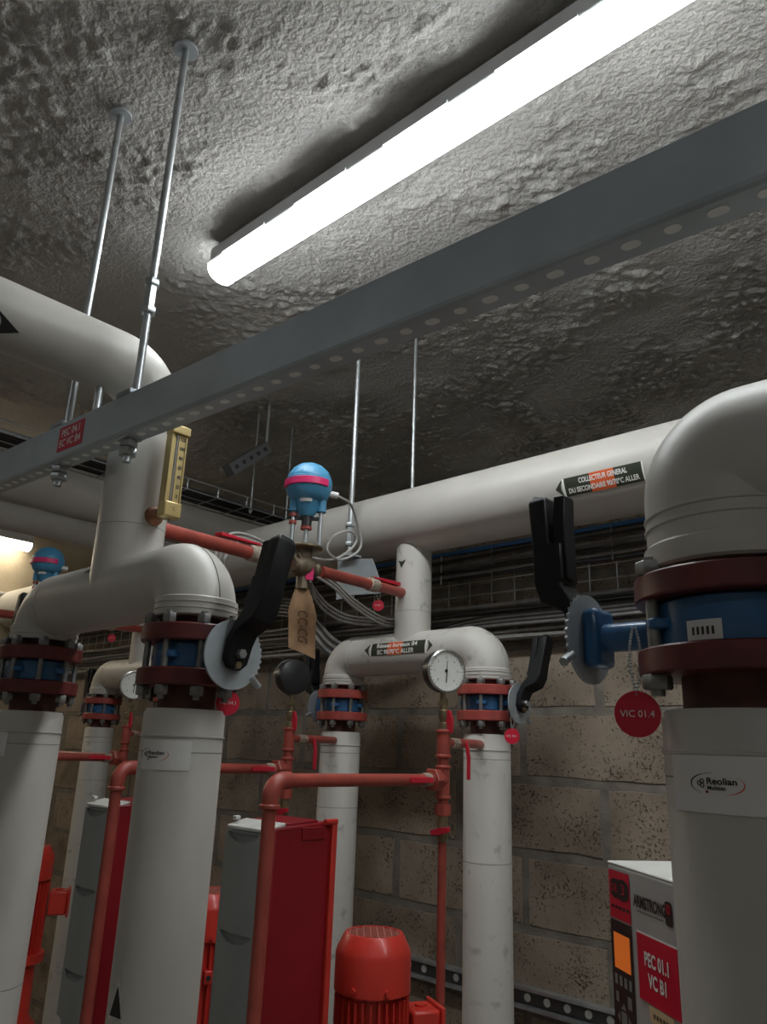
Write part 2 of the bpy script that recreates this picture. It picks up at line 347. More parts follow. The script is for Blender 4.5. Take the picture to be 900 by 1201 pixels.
# ---------------------------------------------------------------- channel beam with its rods
bz = lambda x: 2.150-0.044*(x+0.13)      # top of the web
def beam():
    x0, x1 = -3.2, 0.75
    t = thing('channel_beam', 'long grey perforated channel beam hung under the ceiling', 'beam', ((x0+x1)/2, 0.62, bz(-1.2)-0.08))
    dx = V((x1-x0, 0, bz(x1)-bz(x0))); P = V((x0, 0, bz(x0)))
    H, W, T = 0.078, 0.040, 0.003
    sec = [(0.6, 0), (0.6, -H+0.006), (0.602, -H+0.002), (0.606, -H), (0.6+W, -H), (0.6+W, -H+T), (0.607, -H+T), (0.604, -H+0.007), (0.6+T, -T), (0.618, -T), (0.618, 0)]
    MB().prism([P+V((0, y, z)) for y, z in sec], dx).build('channel', BEAM, t, angle=25)
    u = dx.normalized(); x = x0+0.03; i = 0
    while x < x1:
        b = MB(); c = V((x, 0.6195, bz(x)-H-0.0006)); L = 0.004 if i % 2 else 0.0075; r = 0.0062
        pts = [c+u*(L/2+r*math.cos(a))+V((0, r*math.sin(a), 0)) for a in np.linspace(-PI/2, PI/2, 9)]+[c-u*(L/2)+u*(r*math.cos(a))+V((0, r*math.sin(a), 0)) for a in np.linspace(PI/2, 3*PI/2, 9)]
        b.prism(pts, (0, 0, 0.002)).build('lit_hole', PALE, t); x += 0.0415; i += 1  # solid pale discs paint the light seen through the holes
    fm = planemap((-1.42, 0.6, bz(-1.42)-0.0005), (1, 0, -0.044), (0, 0, 1))
    s = MB(); s.box(fm(0, -0.036, 0.0006), (0.105, 0.0015, 0.052), (u, V((0,1,0)), V((0,0,1)))); sg = s.build('label_plate', TAGR, t, label='red label with white lettering')
    text(fm, 'PEC 04.1', 0.022, 0, -0.025, 0.0018, WHITE, sg, bold=0.0004); text(fm, 'EC VC B4', 0.022, 0, -0.047, 0.0018, WHITE, sg, bold=0.0004)
    return t
beam()
def hexnut(b, c, axis, r, h):
    return b.lathe(V(c)-V(axis).normalized()*h/2, axis, [(r*0.9, 0), (r, h*0.15), (r, h*0.85), (r*0.9, h)], 6)
def hanger(x, y, z0, z1, r, label, group=None, coupling=None, plate=True, nutz=None):
    t = thing('threaded_rod', label, 'rod', (x, y, z0), group)
    MB().cyl((x, y, z0), (x, y, z1), r, n=12).build('rod', ZINC, t)
    if plate: MB().lathe((x, y, z1-0.016), (0,0,1), [(0.026, 0), (0.026, 0.006), (0.014, 0.012), (0.01, 0.03)], 16).build('anchor_plate', GALV, t)
    if coupling:
        MB().cyl((x, y, coupling[0]), (x, y, coupling[1]), r*1.45, n=6).build('coupling_sleeve', ZINC, t)
        for z in coupling: hexnut(MB(), (x, y, z), (0,0,1), r*2.0, 0.014).build('nut', ZINC, t)
    for z in (nutz or []): hexnut(MB(), (x, y, z), (0,0,1), r*2.3, 0.013).build('nut', ZINC, t)
    return t
for x, lab, cp in ((-1.222, 'steel rod with a coupling sleeve from ceiling to channel beam', (2.385, 2.445)), (-1.497, 'plain steel rod behind the high white pipe, down to the channel beam', None)):
    zb = bz(x)-0.078
    t = hanger(x, 0.622, zb-0.045, ZC, 0.0075, lab, coupling=cp, nutz=[zb-0.010, zb-0.026])
    MB().box((x, 0.622, zb-0.002), (0.04, 0.03, 0.004)).build('washer', ZINC, t)
    MB().box((x-0.004, 0.612, bz(x)+0.006), (0.05, 0.028, 0.010)).build('beam_clip', GALV, t, bevel=0.002)
MB_ = MB().cyl((-1.375, 0.622, bz(-1.375)-0.01), (-1.375, 0.622, 2.275), 0.008, n=12)
tag(MB_.build('pipe_prop', ZINC), 'short steel stub propping the high pipe on the beam', 'support')

# ---------------------------------------------------------------- insulated pipework
ZI, ZF0, ZF1, ZV1, ZG1, ZE = 1.650, 1.685, 1.712, 1.755, 1.782, 1.797   # jacket top, lower flange, valve, upper flange, elbow bottom
PR = 0.065
def flange(p0, p1, x, y, r, m_, t, neck_to, nr):
    MB().cyl((x, y, p0), (x, y, p1), r, n=48, bev=0.002).build('flange', m_, t, label='dark red steel flange')
    a, b = neck_to
    MB().cyl((x, y, a), (x, y, b), nr, n=32).build('steel_neck', NECK, t)
def ring(x, y, z, r, w=0.004, name='jacket_bead', m_=PVC, t=None):
    return MB().lathe((x, y, z-w), (0,0,1), [(r-0.002, 0), (r+0.0014, w*0.6), (r+0.0014, w*1.4), (r-0.002, 2*w)], 48, cap=False).build(name, m_, t)
def leg(x, y, r, label, m_=PVC, fm_=FLR, fr=0.084, seam=1.3, sticker=None, nr=0.046):
    t = thing('insulated_pipe', label, 'pipe', (x, y, 0))
    MB().lathe((x, y, 0), (0,0,1), [(r, 0), (r, ZI-0.008), (r-0.004, ZI), (nr, ZI)], 56).build('jacket', m_, t)
    ring(x, y, ZI-0.042, r+0.0006, 0.003, t=t)
    MB().lathe((x, y, ZI-0.066), (0,0,1), [(r+0.0002, 0), (r+0.0005, 0.0007), (r+0.0002, 0.0014)], 56, cap=False).build('jacket_seam', SEAM, t)
    MB().lathe((x, y, seam), (0,0,1), [(r+0.0002, 0), (r+0.0006, 0.0008), (r+0.0002, 0.0016)], 56, cap=False).build('jacket_seam', SEAM, t)
    flange(ZF0, ZF1, x, y, fr, fm_, t, (ZI-0.02, ZF0+0.002), nr)
    return t
def elbow_pts(x, y, z0, zc, sx, R, n=14):
    return [V((x, y, z0))]+arc((x+sx*R, y, zc-R), (-sx, 0, 0), (0, 0, 1), R, 0, 90, n)
def header(x0, x1, y, xb, ztop, label, m_=PVC, fm_=FLR, zc=1.872, R=0.062, rb=PR):
    t = thing('insulated_header', label, 'pipe', (xb, y, ZV1))
    for x, sx in ((x0, 1), (x1, -1)):
        MB().tube(elbow_pts(x, y, ZE, zc, sx, R)+[V((x+sx*(R+0.01), y, zc))], PR+0.001, 48).build('elbow', m_, t, angle=60)
        MB().cyl((x, y, ZE), (x, y, ZE+0.032), PR+0.004, n=56, bev=0.002).build('end_collar', m_, t)
        for dz in (0.012, 0.022): ring(x, y, ZE+dz, PR+0.0042, 0.0016, t=t)
        flange(ZV1, ZG1, x, y, 0.084, fm_, t, (ZG1-0.002, ZE+0.01), 0.048)
        MB().tube(arc((x+sx*R, y, zc-R), (-sx, 0, 0), (0, 0, 1), R+PR+0.0012, 2, 88, 14), 0.0009, 5).build('jacket_seam', SEAM, t)
    MB().cyl((x0+R, y, zc), (x1-R, y, zc), PR, n=48).build('run', m_, t)
    MB().cyl((xb, y, zc), (xb, y, ztop), rb, n=48).build('branch', m_, t)
    MB().lathe((xb, y, zc+0.125), (0,0,1), [(rb+0.0002, 0), (rb+0.0006, 0.0006), (rb+0.0002, 0.0012)], 48, cap=False).build('jacket_seam', SEAM, t)
    return t
XF1, XF0, YFR, XFB = -1.113, -1.690, 0.73, -1.372
XB1, XB0, YBK, XBB = -1.292, -1.874, 1.83, -1.575
DX = -1.605
# front pair
fh = header(XF0, XF1, YFR, XFB, 2.26, 'big white insulated header rising past the channel beam into the high cross pipe')
hp = [V((XFB, YFR, 2.25))]+arc((XFB, YFR-0.085, 2.25), (0, 1, 0), (0, 0, 1), 0.085, 0, 90, 14)+[V((XFB, -2.58, 2.335))]
MB().tube(hp, PR, 48).build('cross_pipe', PVC, fh, angle=60)
fmx = cylmap((XFB-0.045, YFR, 1.872), (1, 0, 0), (0, math.sin(math.radians(35)), math.cos(math.radians(35))), PR)
poly(fmx, [(-0.017, -0.002), (0.017, -0.002), (0.0, 0.030)], 0.0012, 'flow_arrow', BLACKP, fh, label='black arrow decal')
cp = lambda u, v, h=0.0: V((XFB+(PR+h)*math.cos(math.radians(-43)+v/PR), 0.415+u, 2.335+(PR+h)*math.sin(math.radians(-43)+v/PR)))
poly(cp, [(-0.022, -0.024), (0.022, 0.0), (-0.022, 0.024)], 0.0012, 'flow_arrow', BLACKP, fh, label='black arrow decal')
patch(cp, -0.075, -0.030, -0.024, 0.024, 0.0012, 'pipe_label', BLACKP, fh)
def sticker(t, x, y, az, z, r, w_, h_, sc=1.0, logo=True):
    fm = vcylmap((x, y, z), az, r)
    st = patch(fm, -w_/2, w_/2, -h_/2, h_/2, 0.0010, 'sticker', STICK, t, 16, 2, label='white maker sticker with printed logo')
    if logo:
        u0 = -w_/2+logo
        text(fm, 'Reolian', 0.0135*sc, u0+0.017*sc, 0.004*sc, 0.0016, BLACKP, st, align='LEFT', sx=1.15, bold=0.0003*sc)
        text(fm, 'Multitec', 0.0080*sc, u0+0.018*sc, -0.0055*sc, 0.0016, BLACKP, st, align='LEFT', sx=1.1, bold=0.0002*sc)
        for k in range(3):
            a = PI+k*2*PI/3; cc = (u0+0.008*sc+0.0036*sc*math.cos(a), 0.001*sc+0.0038*sc*math.sin(a)); b = MB()
            b.tube([fm(cc[0]+0.0030*sc*math.cos(q), cc[1]+0.0030*sc*math.sin(q), 0.0014) for q in np.linspace(0, 2*PI, 13)[:-1]], 0.0007*sc, 5, closed=True).build('logo_ring', LABK, st)
        for nm, a0, a1, mm in (('swoosh_dark', 95, 235, BLACKP), ('swoosh_orange', -75, 40, LABO)):
            qs = np.radians(np.linspace(a0, a1, 18)); b = MB()
            rr = [max(0.0002, 0.0011*sc*math.sin(PI*i/17)) for i in range(18)]
            b.tube([fm(u0+0.031*sc+0.042*sc*math.cos(q), 0.0165*sc*math.sin(q), 0.0008) for q in qs], rr, 6).build(nm, mm, st)
        patch(fm, u0+0.015*sc, u0+0.019*sc, -0.013*sc, -0.0095*sc, 0.0016, 'logo_mark', DRVR, st, 2, 1)
    return st
l0 = leg(XF0, YFR, PR, 'white insulated pipe by the blue valve under the header end away from the gauges', seam=1.14)
sticker(l0, XF0, YFR, -95, 1.585, PR, 0.085, 0.05, 0.6, logo=False)
l1 = leg(XF1, YFR, PR, 'white insulated pipe with maker sticker and black arrow, beneath the round silver valve plate', seam=0.9)
sticker(l1, XF1, YFR, -57, 1.580, PR, 0.085, 0.044, 0.62, logo=0.006)
fm = vcylmap((XF1, YFR, 1.245), -84, PR)
for nm, k, mm, hh in (('arrow_border', 1.35, WHITE, 0.0008), ('flow_arrow', 1.0, BLACKP, 0.0014)):
    poly(fm, [(-0.013*k, -0.018*k), (0.013*k, -0.018*k), (0.0, 0.022*k)], hh, nm, mm, l1)
# back pairs: the near one and the one farther along the wall
for k, lab, la, lb in ((0, 'white U-shaped header with black and orange pipe label below the collector', 'spotted white insulated pipe between the red gauge line and the block wall', 'white insulated pipe standing behind the red drive box'),
                       (1, 'white U-shaped header farther along the block wall, past the big front pipes', 'white insulated pipe of the far header, hidden behind the big pipe', 'slim far white insulated pipe seen between the two big front pipes')):
    d = DX*k
    h = header(XB0+d, XB1+d, YBK, XBB+d, 2.27, lab, PVCB, FLB, rb=0.0575, zc=1.89)
    leg(XB1+d, YBK, PR, la, PVCB, FLB, seam=1.325)
    leg(XB0+d, YBK, PR, lb, PVCB, FLB, seam=1.42)
    fm = vcylmap((XBB+d, YBK, 2.165), -92, 0.0575); poly(fm, [(-0.016, 0.012), (0.016, 0.012), (0, -0.014)], 0.0012, 'flow_arrow', LABK, h, label='dark arrow decal')
    if k == 0:
        a = math.radians(8); fm = cylmap((-1.579, YBK, 1.89), (1, 0, 0), (0, math.sin(a), math.cos(a)), PR)
        lb_ = patch(fm, -0.110, 0.110, -0.0195, 0.0195, 0.0010, 'pipe_label', LABK, h, 4, 8, label='dark pipe label with orange band and white lettering')
        patch(fm, -0.042, 0.020, -0.0195, 0.0195, 0.0014, 'orange_band', LABO, lb_, 4, 8)
        for u in (-0.113, 0.113): patch(fm, u-0.003, u+0.003, -0.021, 0.021, 0.0010, 'white_edge', WHITE, lb_, 1, 6)
        poly(fm, [(-0.118, -0.019), (-0.118, 0.019), (-0.140, 0.0)], 0.001, 'flow_arrow', LABK, lb_); poly(fm, [(0.118, -0.019), (0.118, 0.019), (0.140, 0.0)], 0.001, 'flow_arrow', LABK, lb_)
        text(fm, 'Réseau bureaux B4', 0.0185, -0.004, 0.0095, 0.0020, WHITE, lb_, fit=0.165, bold=0.0005); text(fm, 'EC 90/70°C ALLER', 0.0185, -0.008, -0.0105, 0.0020, WHITE, lb_, fit=0.150, bold=0.0005)
# collector along the wall
YC, ZCO, RC = 1.835, 2.322, 0.109
ct = thing('collector_pipe', 'thick white horizontal collector pipe running along the block wall', 'pipe', (-1.5, YC, ZCO-RC))
MB().cyl((XL+0.0, YC, ZCO), (1.2, YC, ZCO), RC, n=64).build('jacket', PVC, ct)
for x in (-2.28, -0.3): MB().lathe((x, YC, ZCO), (1,0,0), [(RC+0.0002, 0), (RC+0.0006, 0.0007), (RC+0.0002, 0.0014)], 64, cap=False).build('jacket_seam', SEAM, ct)
a = math.radians(-21); fm = cylmap((-0.862, YC, ZCO), (1, 0, 0), (0, math.sin(a), math.cos(a)), RC)
lb_ = patch(fm, -0.106, 0.110, -0.025, 0.025, 0.0010, 'pipe_label', LABK, ct, 4, 8, label='dark pipe label with orange band and white lettering')
patch(fm, -0.032, 0.036, -0.025, 0.025, 0.0014, 'orange_band', LABO, lb_, 4, 8)
patch(fm, -0.112, -0.106, -0.025, 0.025, 0.0010, 'white_edge', WHITE, lb_, 1, 6); patch(fm, 0.110, 0.114, -0.025, 0.025, 0.0010, 'white_edge', WHITE, lb_, 1, 6)
poly(fm, [(-0.113, -0.023), (-0.113, 0.023), (-0.134, 0.0)], 0.001, 'flow_arrow', LABK, lb_)
text(fm, 'COLLECTEUR GENERAL', 0.0185, 0.004, 0.0110, 0.0020, WHITE, lb_, fit=0.135, bold=0.0005); text(fm, 'DU SECONDAIRE 90/70°C ALLER', 0.0185, 0.002, -0.0115, 0.0020, WHITE, lb_, fit=0.196, bold=0.0005)
# right pipe
XR1, YR1, RR = -0.274, 0.86, 0.089
rt = leg(XR1, YR1, RR, 'thick white pipe with large maker sticker, beside the grey drive unit', fr=0.109, nr=0.066, seam=0.8)
sticker(rt, XR1, YR1, -78, 1.580, RR, 0.165, 0.052, 0.62, logo=0.034)
rh = thing('insulated_header', 'large white insulated elbow above the thick pipe with the big blue valve', 'pipe', (XR1, YR1, ZV1))
MB().tube(elbow_pts(XR1, YR1, ZE+0.005, 1.914, 1, 0.035, 20)+[V((XR1+0.7, YR1, 1.914))], 0.0915, 64).build('elbow', PVC, rh, angle=60)
MB().tube([V((XR1+0.66, YR1, 1.914)), V((1.3, YR1, 1.914))], 0.0905, 48).build('run', PVC, rh)
MB().cyl((XR1, YR1, ZE), (XR1, YR1, ZE+0.028), 0.0955, n=64, bev=0.003).build('end_collar', PVC, rh)
for z in (1.845, 1.858): ring(XR1, YR1, z, 0.092, 0.003, t=rh)
flange(ZV1+0.008, ZG1+0.008, XR1, YR1, 0.109, FLR, rh, (ZG1, ZE+0.01), 0.07)
# pipes along the end wall (run towards the block wall)
tag(MB().cyl((-3.32, -2.58, 2.668), (-3.32, 5.19, 2.668), 0.113, n=48).build('insulated_pipe', PVC), 'thick dull white pipe high up, under the wire tray toward the end wall', 'pipe')
tag(MB().cyl((-3.32, -2.58, 2.492), (-3.32, 5.19, 2.492), 0.058, n=40).build('insulated_pipe', PVC), 'thinner dull white pipe slung directly under the thick high one', 'pipe')

# ---------------------------------------------------------------- butterfly valves
def lever(t, o, a, u, sc=1.0):
    o, a, u = V(o), V(a).normalized(), V(u).normalized(); wv = a.cross(u).normalized(); 
    def path(pts):
        out = []
        for i, (ca, cu, hw, ht) in enumerate(pts):
            p, q = pts[max(0, i-1)], pts[min(len(pts)-1, i+1)]; d = (a*(q[0]-p[0])+u*(q[1]-p[1])).normalized()
            n = wv.cross(d).normalized(); out.append((o+(a*ca+u*cu)*sc, wv*hw*sc, n*ht*sc))
        return out
    lv = MB().strip(path([(0.012, -0.024, 0.010, 0.007), (0.012, -0.012, 0.020, 0.008), (0.012, 0.018, 0.022, 0.008), (0.020, 0.040, 0.021, 0.009), (0.044, 0.060, 0.021, 0.018), (0.047, 0.075, 0.020, 0.021), (0.048, 0.118, 0.019, 0.021), (0.057, 0.122, 0.019, 0.0125), (0.061, 0.184, 0.020, 0.0125), (0.059, 0.192, 0.014, 0.009)])).build('lever', BLK, t, bevel=0.0025*sc, label='black painted hand lever')
    MB().strip(path([(0.030, 0.075, 0.013, 0.008), (0.031, 0.115, 0.013, 0.008), (0.033, 0.150, 0.014, 0.009), (0.031, 0.188, 0.013, 0.008)])).build('lever_trigger', BLK, t, bevel=0.002*sc)
    MB().cyl(o+a*0.016*sc, o+a*0.029*sc, 0.0075*sc, n=6).build('pivot_bolt', ZINC, t)
    MB().cyl(o+(a*0.016+u*-0.018)*sc, o+(a*0.026-u*0.018)*sc, 0.0055*sc, n=12).build('stop_bolt', BRASS, t)
    MB().cyl(o+(a*0.03+u*0.078-wv*0.02)*sc, o+(a*0.03+u*0.078+wv*0.02)*sc, 0.004*sc, n=8).build('trigger_pin', BLK, t)
def notch_plate(t, o, a, u, r=0.054, sc=1.0):
    o, a, u = V(o), V(a).normalized(), V(u).normalized(); wv = a.cross(u).normalized(); pts = []
    n = 72
    for i in range(n):
        th = 2*PI*i/n; k = r*sc
        if 20 < math.degrees(th) < 125: k *= 1.0+(0.05 if i % 2 else -0.02)
        pts.append(o+(wv*math.sin(th)*-1+u*math.cos(th))*k)
    MB().prism(pts, a*0.0035*sc).build('notch_plate', GALV, t, label='grey notched locking plate')
    e = -wv*math.sin(math.radians(118))+u*math.cos(math.radians(118))
    MB().cyl(o+e*r*sc*0.9+a*0.002, o+e*r*sc*1.33+a*0.002, 0.0055*sc, n=10).build('stop_tab', ZINC, t)
def valve(x, y, sx, label, nk=0.013, rb=0.060, rbolt=0.072, nb=8, lean=0.0, reach=0.105, body=BLUE, sc=1.0, z0=ZF0, z1=ZG1, br=0.0075, cap=False, plate=True):
    zm = (ZF1+ZV1)/2 if z1 == ZG1 else (ZF1+z1-0.027)/2
    t = thing('butterfly_valve', label, 'valve', (x, y, ZF1))
    MB().lathe((x, y, ZF1-0.001), (0,0,1), [(rb*0.92, 0), (rb, 0.004), (rb, (z1-0.027-ZF1)-0.003), (rb*0.92, z1-0.027-ZF1+0.002)], 48).build('body', body, t)
    for i in range(nb):
        a = 2*PI*(i+0.5)/nb; p = V((x+rbolt*math.cos(a), y+rbolt*math.sin(a), 0)); b = MB()
        b.cyl(p+V((0,0,z0-0.022)), p+V((0,0,z1+0.020)), br*0.72, n=10)
        for z in (z0-0.008, z1+0.008): hexnut(b, p+V((0,0,z)), (0,0,1), br*1.55, 0.015)
        b.build('bolt', BOLT, t)
        if i % 2 == 0:
            lb = MB(); q = V((x+rb*math.cos(a), y+rb*math.sin(a), zm)); lb.cyl(q-V((0,0,0.006)), q+V((0,0,0.006)), 0.016*sc, n=14, bev=0.002).build('lug', body, t)
    A = V((sx, 0, 0)); o = V((x+sx*reach, y, zm))
    MB().cyl((x+sx*rb*0.8, y, zm), o-A*0.012, nk, n=20).build('neck', body, t)
    MB().box(o-A*0.010, (0.022*sc, 0.046*sc, 0.070*sc)).build('top_pad', body, t, bevel=0.007*sc)
    U = V((0, lean, 1)).normalized()
    if plate: notch_plate(t, o+A*0.001, A, U, sc=sc)
    lever(t, o, A, U, sc)
    return t
valve(XF1, YFR, 1, 'blue butterfly valve with tall black lever over a round silver plate, on the sticker pipe', lean=0.2, reach=0.112)
valve(XF0, YFR, -1, 'blue butterfly valve under the far end of the big front header', lean=0.1)
valve(XB1, YBK, 1, 'blue butterfly valve with black lever beside the block wall, behind the gauge', lean=0.30)
valve(XB0, YBK, -1, 'blue butterfly valve of the labelled header, on the pipe behind the drive box', lean=-0.05)
valve(XB0+DX, YBK, -1, 'small far blue butterfly valve on the pipe between the two big front pipes', lean=0.0)
valve(XB1+DX, YBK, 1, 'far blue butterfly valve hidden behind the sticker pipe', lean=0.3)
valve(XR1, YR1, -1, 'big dark blue butterfly valve with thick neck and twin-pronged black lever', nk=0.017, rb=0.089, rbolt=0.097, nb=4, reach=0.178, sc=1.0, z1=ZG1+0.008, br=0.010)
fm = vcylmap((XR1, YR1, 1.726), -97, 0.089)
_v = [o for o in bpy.data.objects if o.get('label', '').startswith('big dark blue')][0]
np_ = patch(fm, -0.016, 0.020, -0.011, 0.009, 0.001, 'name_plate', STICK, _v, 6, 1, label='small pale name plate')
for k in range(5): patch(fm, -0.010+k*0.005, -0.0075+k*0.005, -0.006, 0.002, 0.0016, 'print_mark', BLACKP, np_, 1, 1)

def tag_disc(p, n_az, txt, label, r=0.0215, chain_from=None, beads=True):
    p = V(p); a = math.radians(n_az); n = V((math.cos(a), math.sin(a), 0)); ux = V((0,0,1)).cross(n)
    t = thing('round_tag', label, 'tag', tuple(p-V((0,0,r))), 'round red valve tags')
    d = MB().cyl(p-n*0.001, p+n*0.001, r, n=36).build('disc', TAGR, t, label='red engraved disc')
    text(planemap(p, ux, (0,0,1)), txt, r*0.42, 0, 0, 0.0016, WHITE, d, sx=1.0)
    top = p+V((0,0,r*0.86)); c0 = V(chain_from) if chain_from else top+V((0,0,0.06))
    for s_ in (-1, 1):
        b = MB(); L = (c0-top).length; m_ = max(4, int(L/0.0042))
        for i in range(m_):
            q = top.lerp(c0, i/(m_-1))+ux*(s_*0.006*math.sin(PI*i/(m_-1)*0.9))
            b.lathe(q-V((0,0,0.0017)), (0,0,1), [(0.0004, 0), (0.0017, 0.0008), (0.0017, 0.0026), (0.0004, 0.0034)], 6)
        b.build('bead_chain', ZINC, t)
    return t
tag_disc((-0.366, 0.790, 1.645), -72, 'VIC 01.4', 'large red disc tag on bead chain hanging from the big blue valve', r=0.0235, chain_from=(-0.385, 0.835, 1.742))
tag_disc((-1.066, 0.778, 1.664), -20, 'VIC 04.1', 'dark red disc tag beneath the round silver valve plate', r=0.0200, chain_from=(-1.035, 0.775, 1.728))
tag_disc((-1.155, 1.748, 1.645), -62, 'VIC 04.1', 'red disc tag hanging beside the spotted pipe by the block wall', r=0.0195, chain_from=(-1.175, 1.79, 1.72))
tag_disc((-1.548, 1.640, 2.008), -50, 'VI 04.1', 'red disc tag hung from the thin red cross pipe', r=0.0165, chain_from=(-1.548, 1.640, 2.060))
tag_disc((-3.087, 1.62, 2.012), -35, 'VI 03.1', 'tiny red disc tag beyond the front header, by the far header', r=0.0165, chain_from=(-3.087, 1.62, 2.058))

# ---------------------------------------------------------------- thermometer on the front branch
def thermometer():
    x, y = -1.262, 0.742; t = thing('thermometer', 'brass-yellow industrial thermometer with glass column on the white branch', 'thermometer', (x, y, 2.0))
    MB().lathe((XFB+PR-0.012, 0.738, 2.018), (1, 0, 0.0), [(0.021, 0), (0.019, 0.016), (0.014, 0.02), (0.011, 0.036), (0.009, 0.06)], 20).build('pocket', COPPER, t, label='rusty pocket through the jacket')
    MB().tube([V((XFB+PR+0.02, 0.738, 2.018)), V((x-0.006, 0.745, 2.012)), V((x, y, 2.022))], 0.009, 12).build('elbow_stem', BRASS, t)
    c = lambda yy, z, hx, hy, hz, dx=0: MB().box((x+dx, y+yy, z), (hx, hy, hz))
    c(0, 2.100, 0.004, 0.036, 0.172, -0.009).build('back_plate', GOLD, t, bevel=0.001)
    c(-0.0155, 2.100, 0.020, 0.004, 0.172).build('side_cheek', GOLD, t, bevel=0.001)
    c(0.0155, 2.100, 0.020, 0.004, 0.172).build('side_cheek', GOLD, t, bevel=0.001)
    sf = c(0.007, 2.103, 0.008, 0.015, 0.150, 0.004).build('scale_strip', GOLD, t)
    c(-0.009, 2.103, 0.006, 0.009, 0.150, 0.002).build('scale_strip', GOLD, t)
    c(0, 2.185, 0.026, 0.040, 0.018, 0.002).build('top_cap', GOLD, t, bevel=0.002); c(0, 2.022, 0.026, 0.038, 0.030, 0.002).build('bottom_cap', GOLD, t, bevel=0.003)
    MB().cyl((x+0.004, y-0.0028, 2.036), (x+0.004, y-0.0028, 2.18), 0.0032, n=10).build('glass_column', mat('glass_grey', (0.25, 0.24, 0.22), 0.12), t)
    fm = planemap((x+0.0082, y+0.0075, 0), (0, 1, 0), (0, 0, 1))
    for k, s_ in enumerate(('0', '20', '40', '60', '80', '100', '120')): text(fm, s_, 0.0105, 0, 2.050+k*0.0196, 0.0006, BLACKP, sf, sx=0.8, bold=0.0003)
    text(planemap((x+0.0152, y, 0), (0, 1, 0), (0, 0, 1)), '°C', 0.009, 0, 2.022, 0.0006, BLACKP, t)
thermometer()

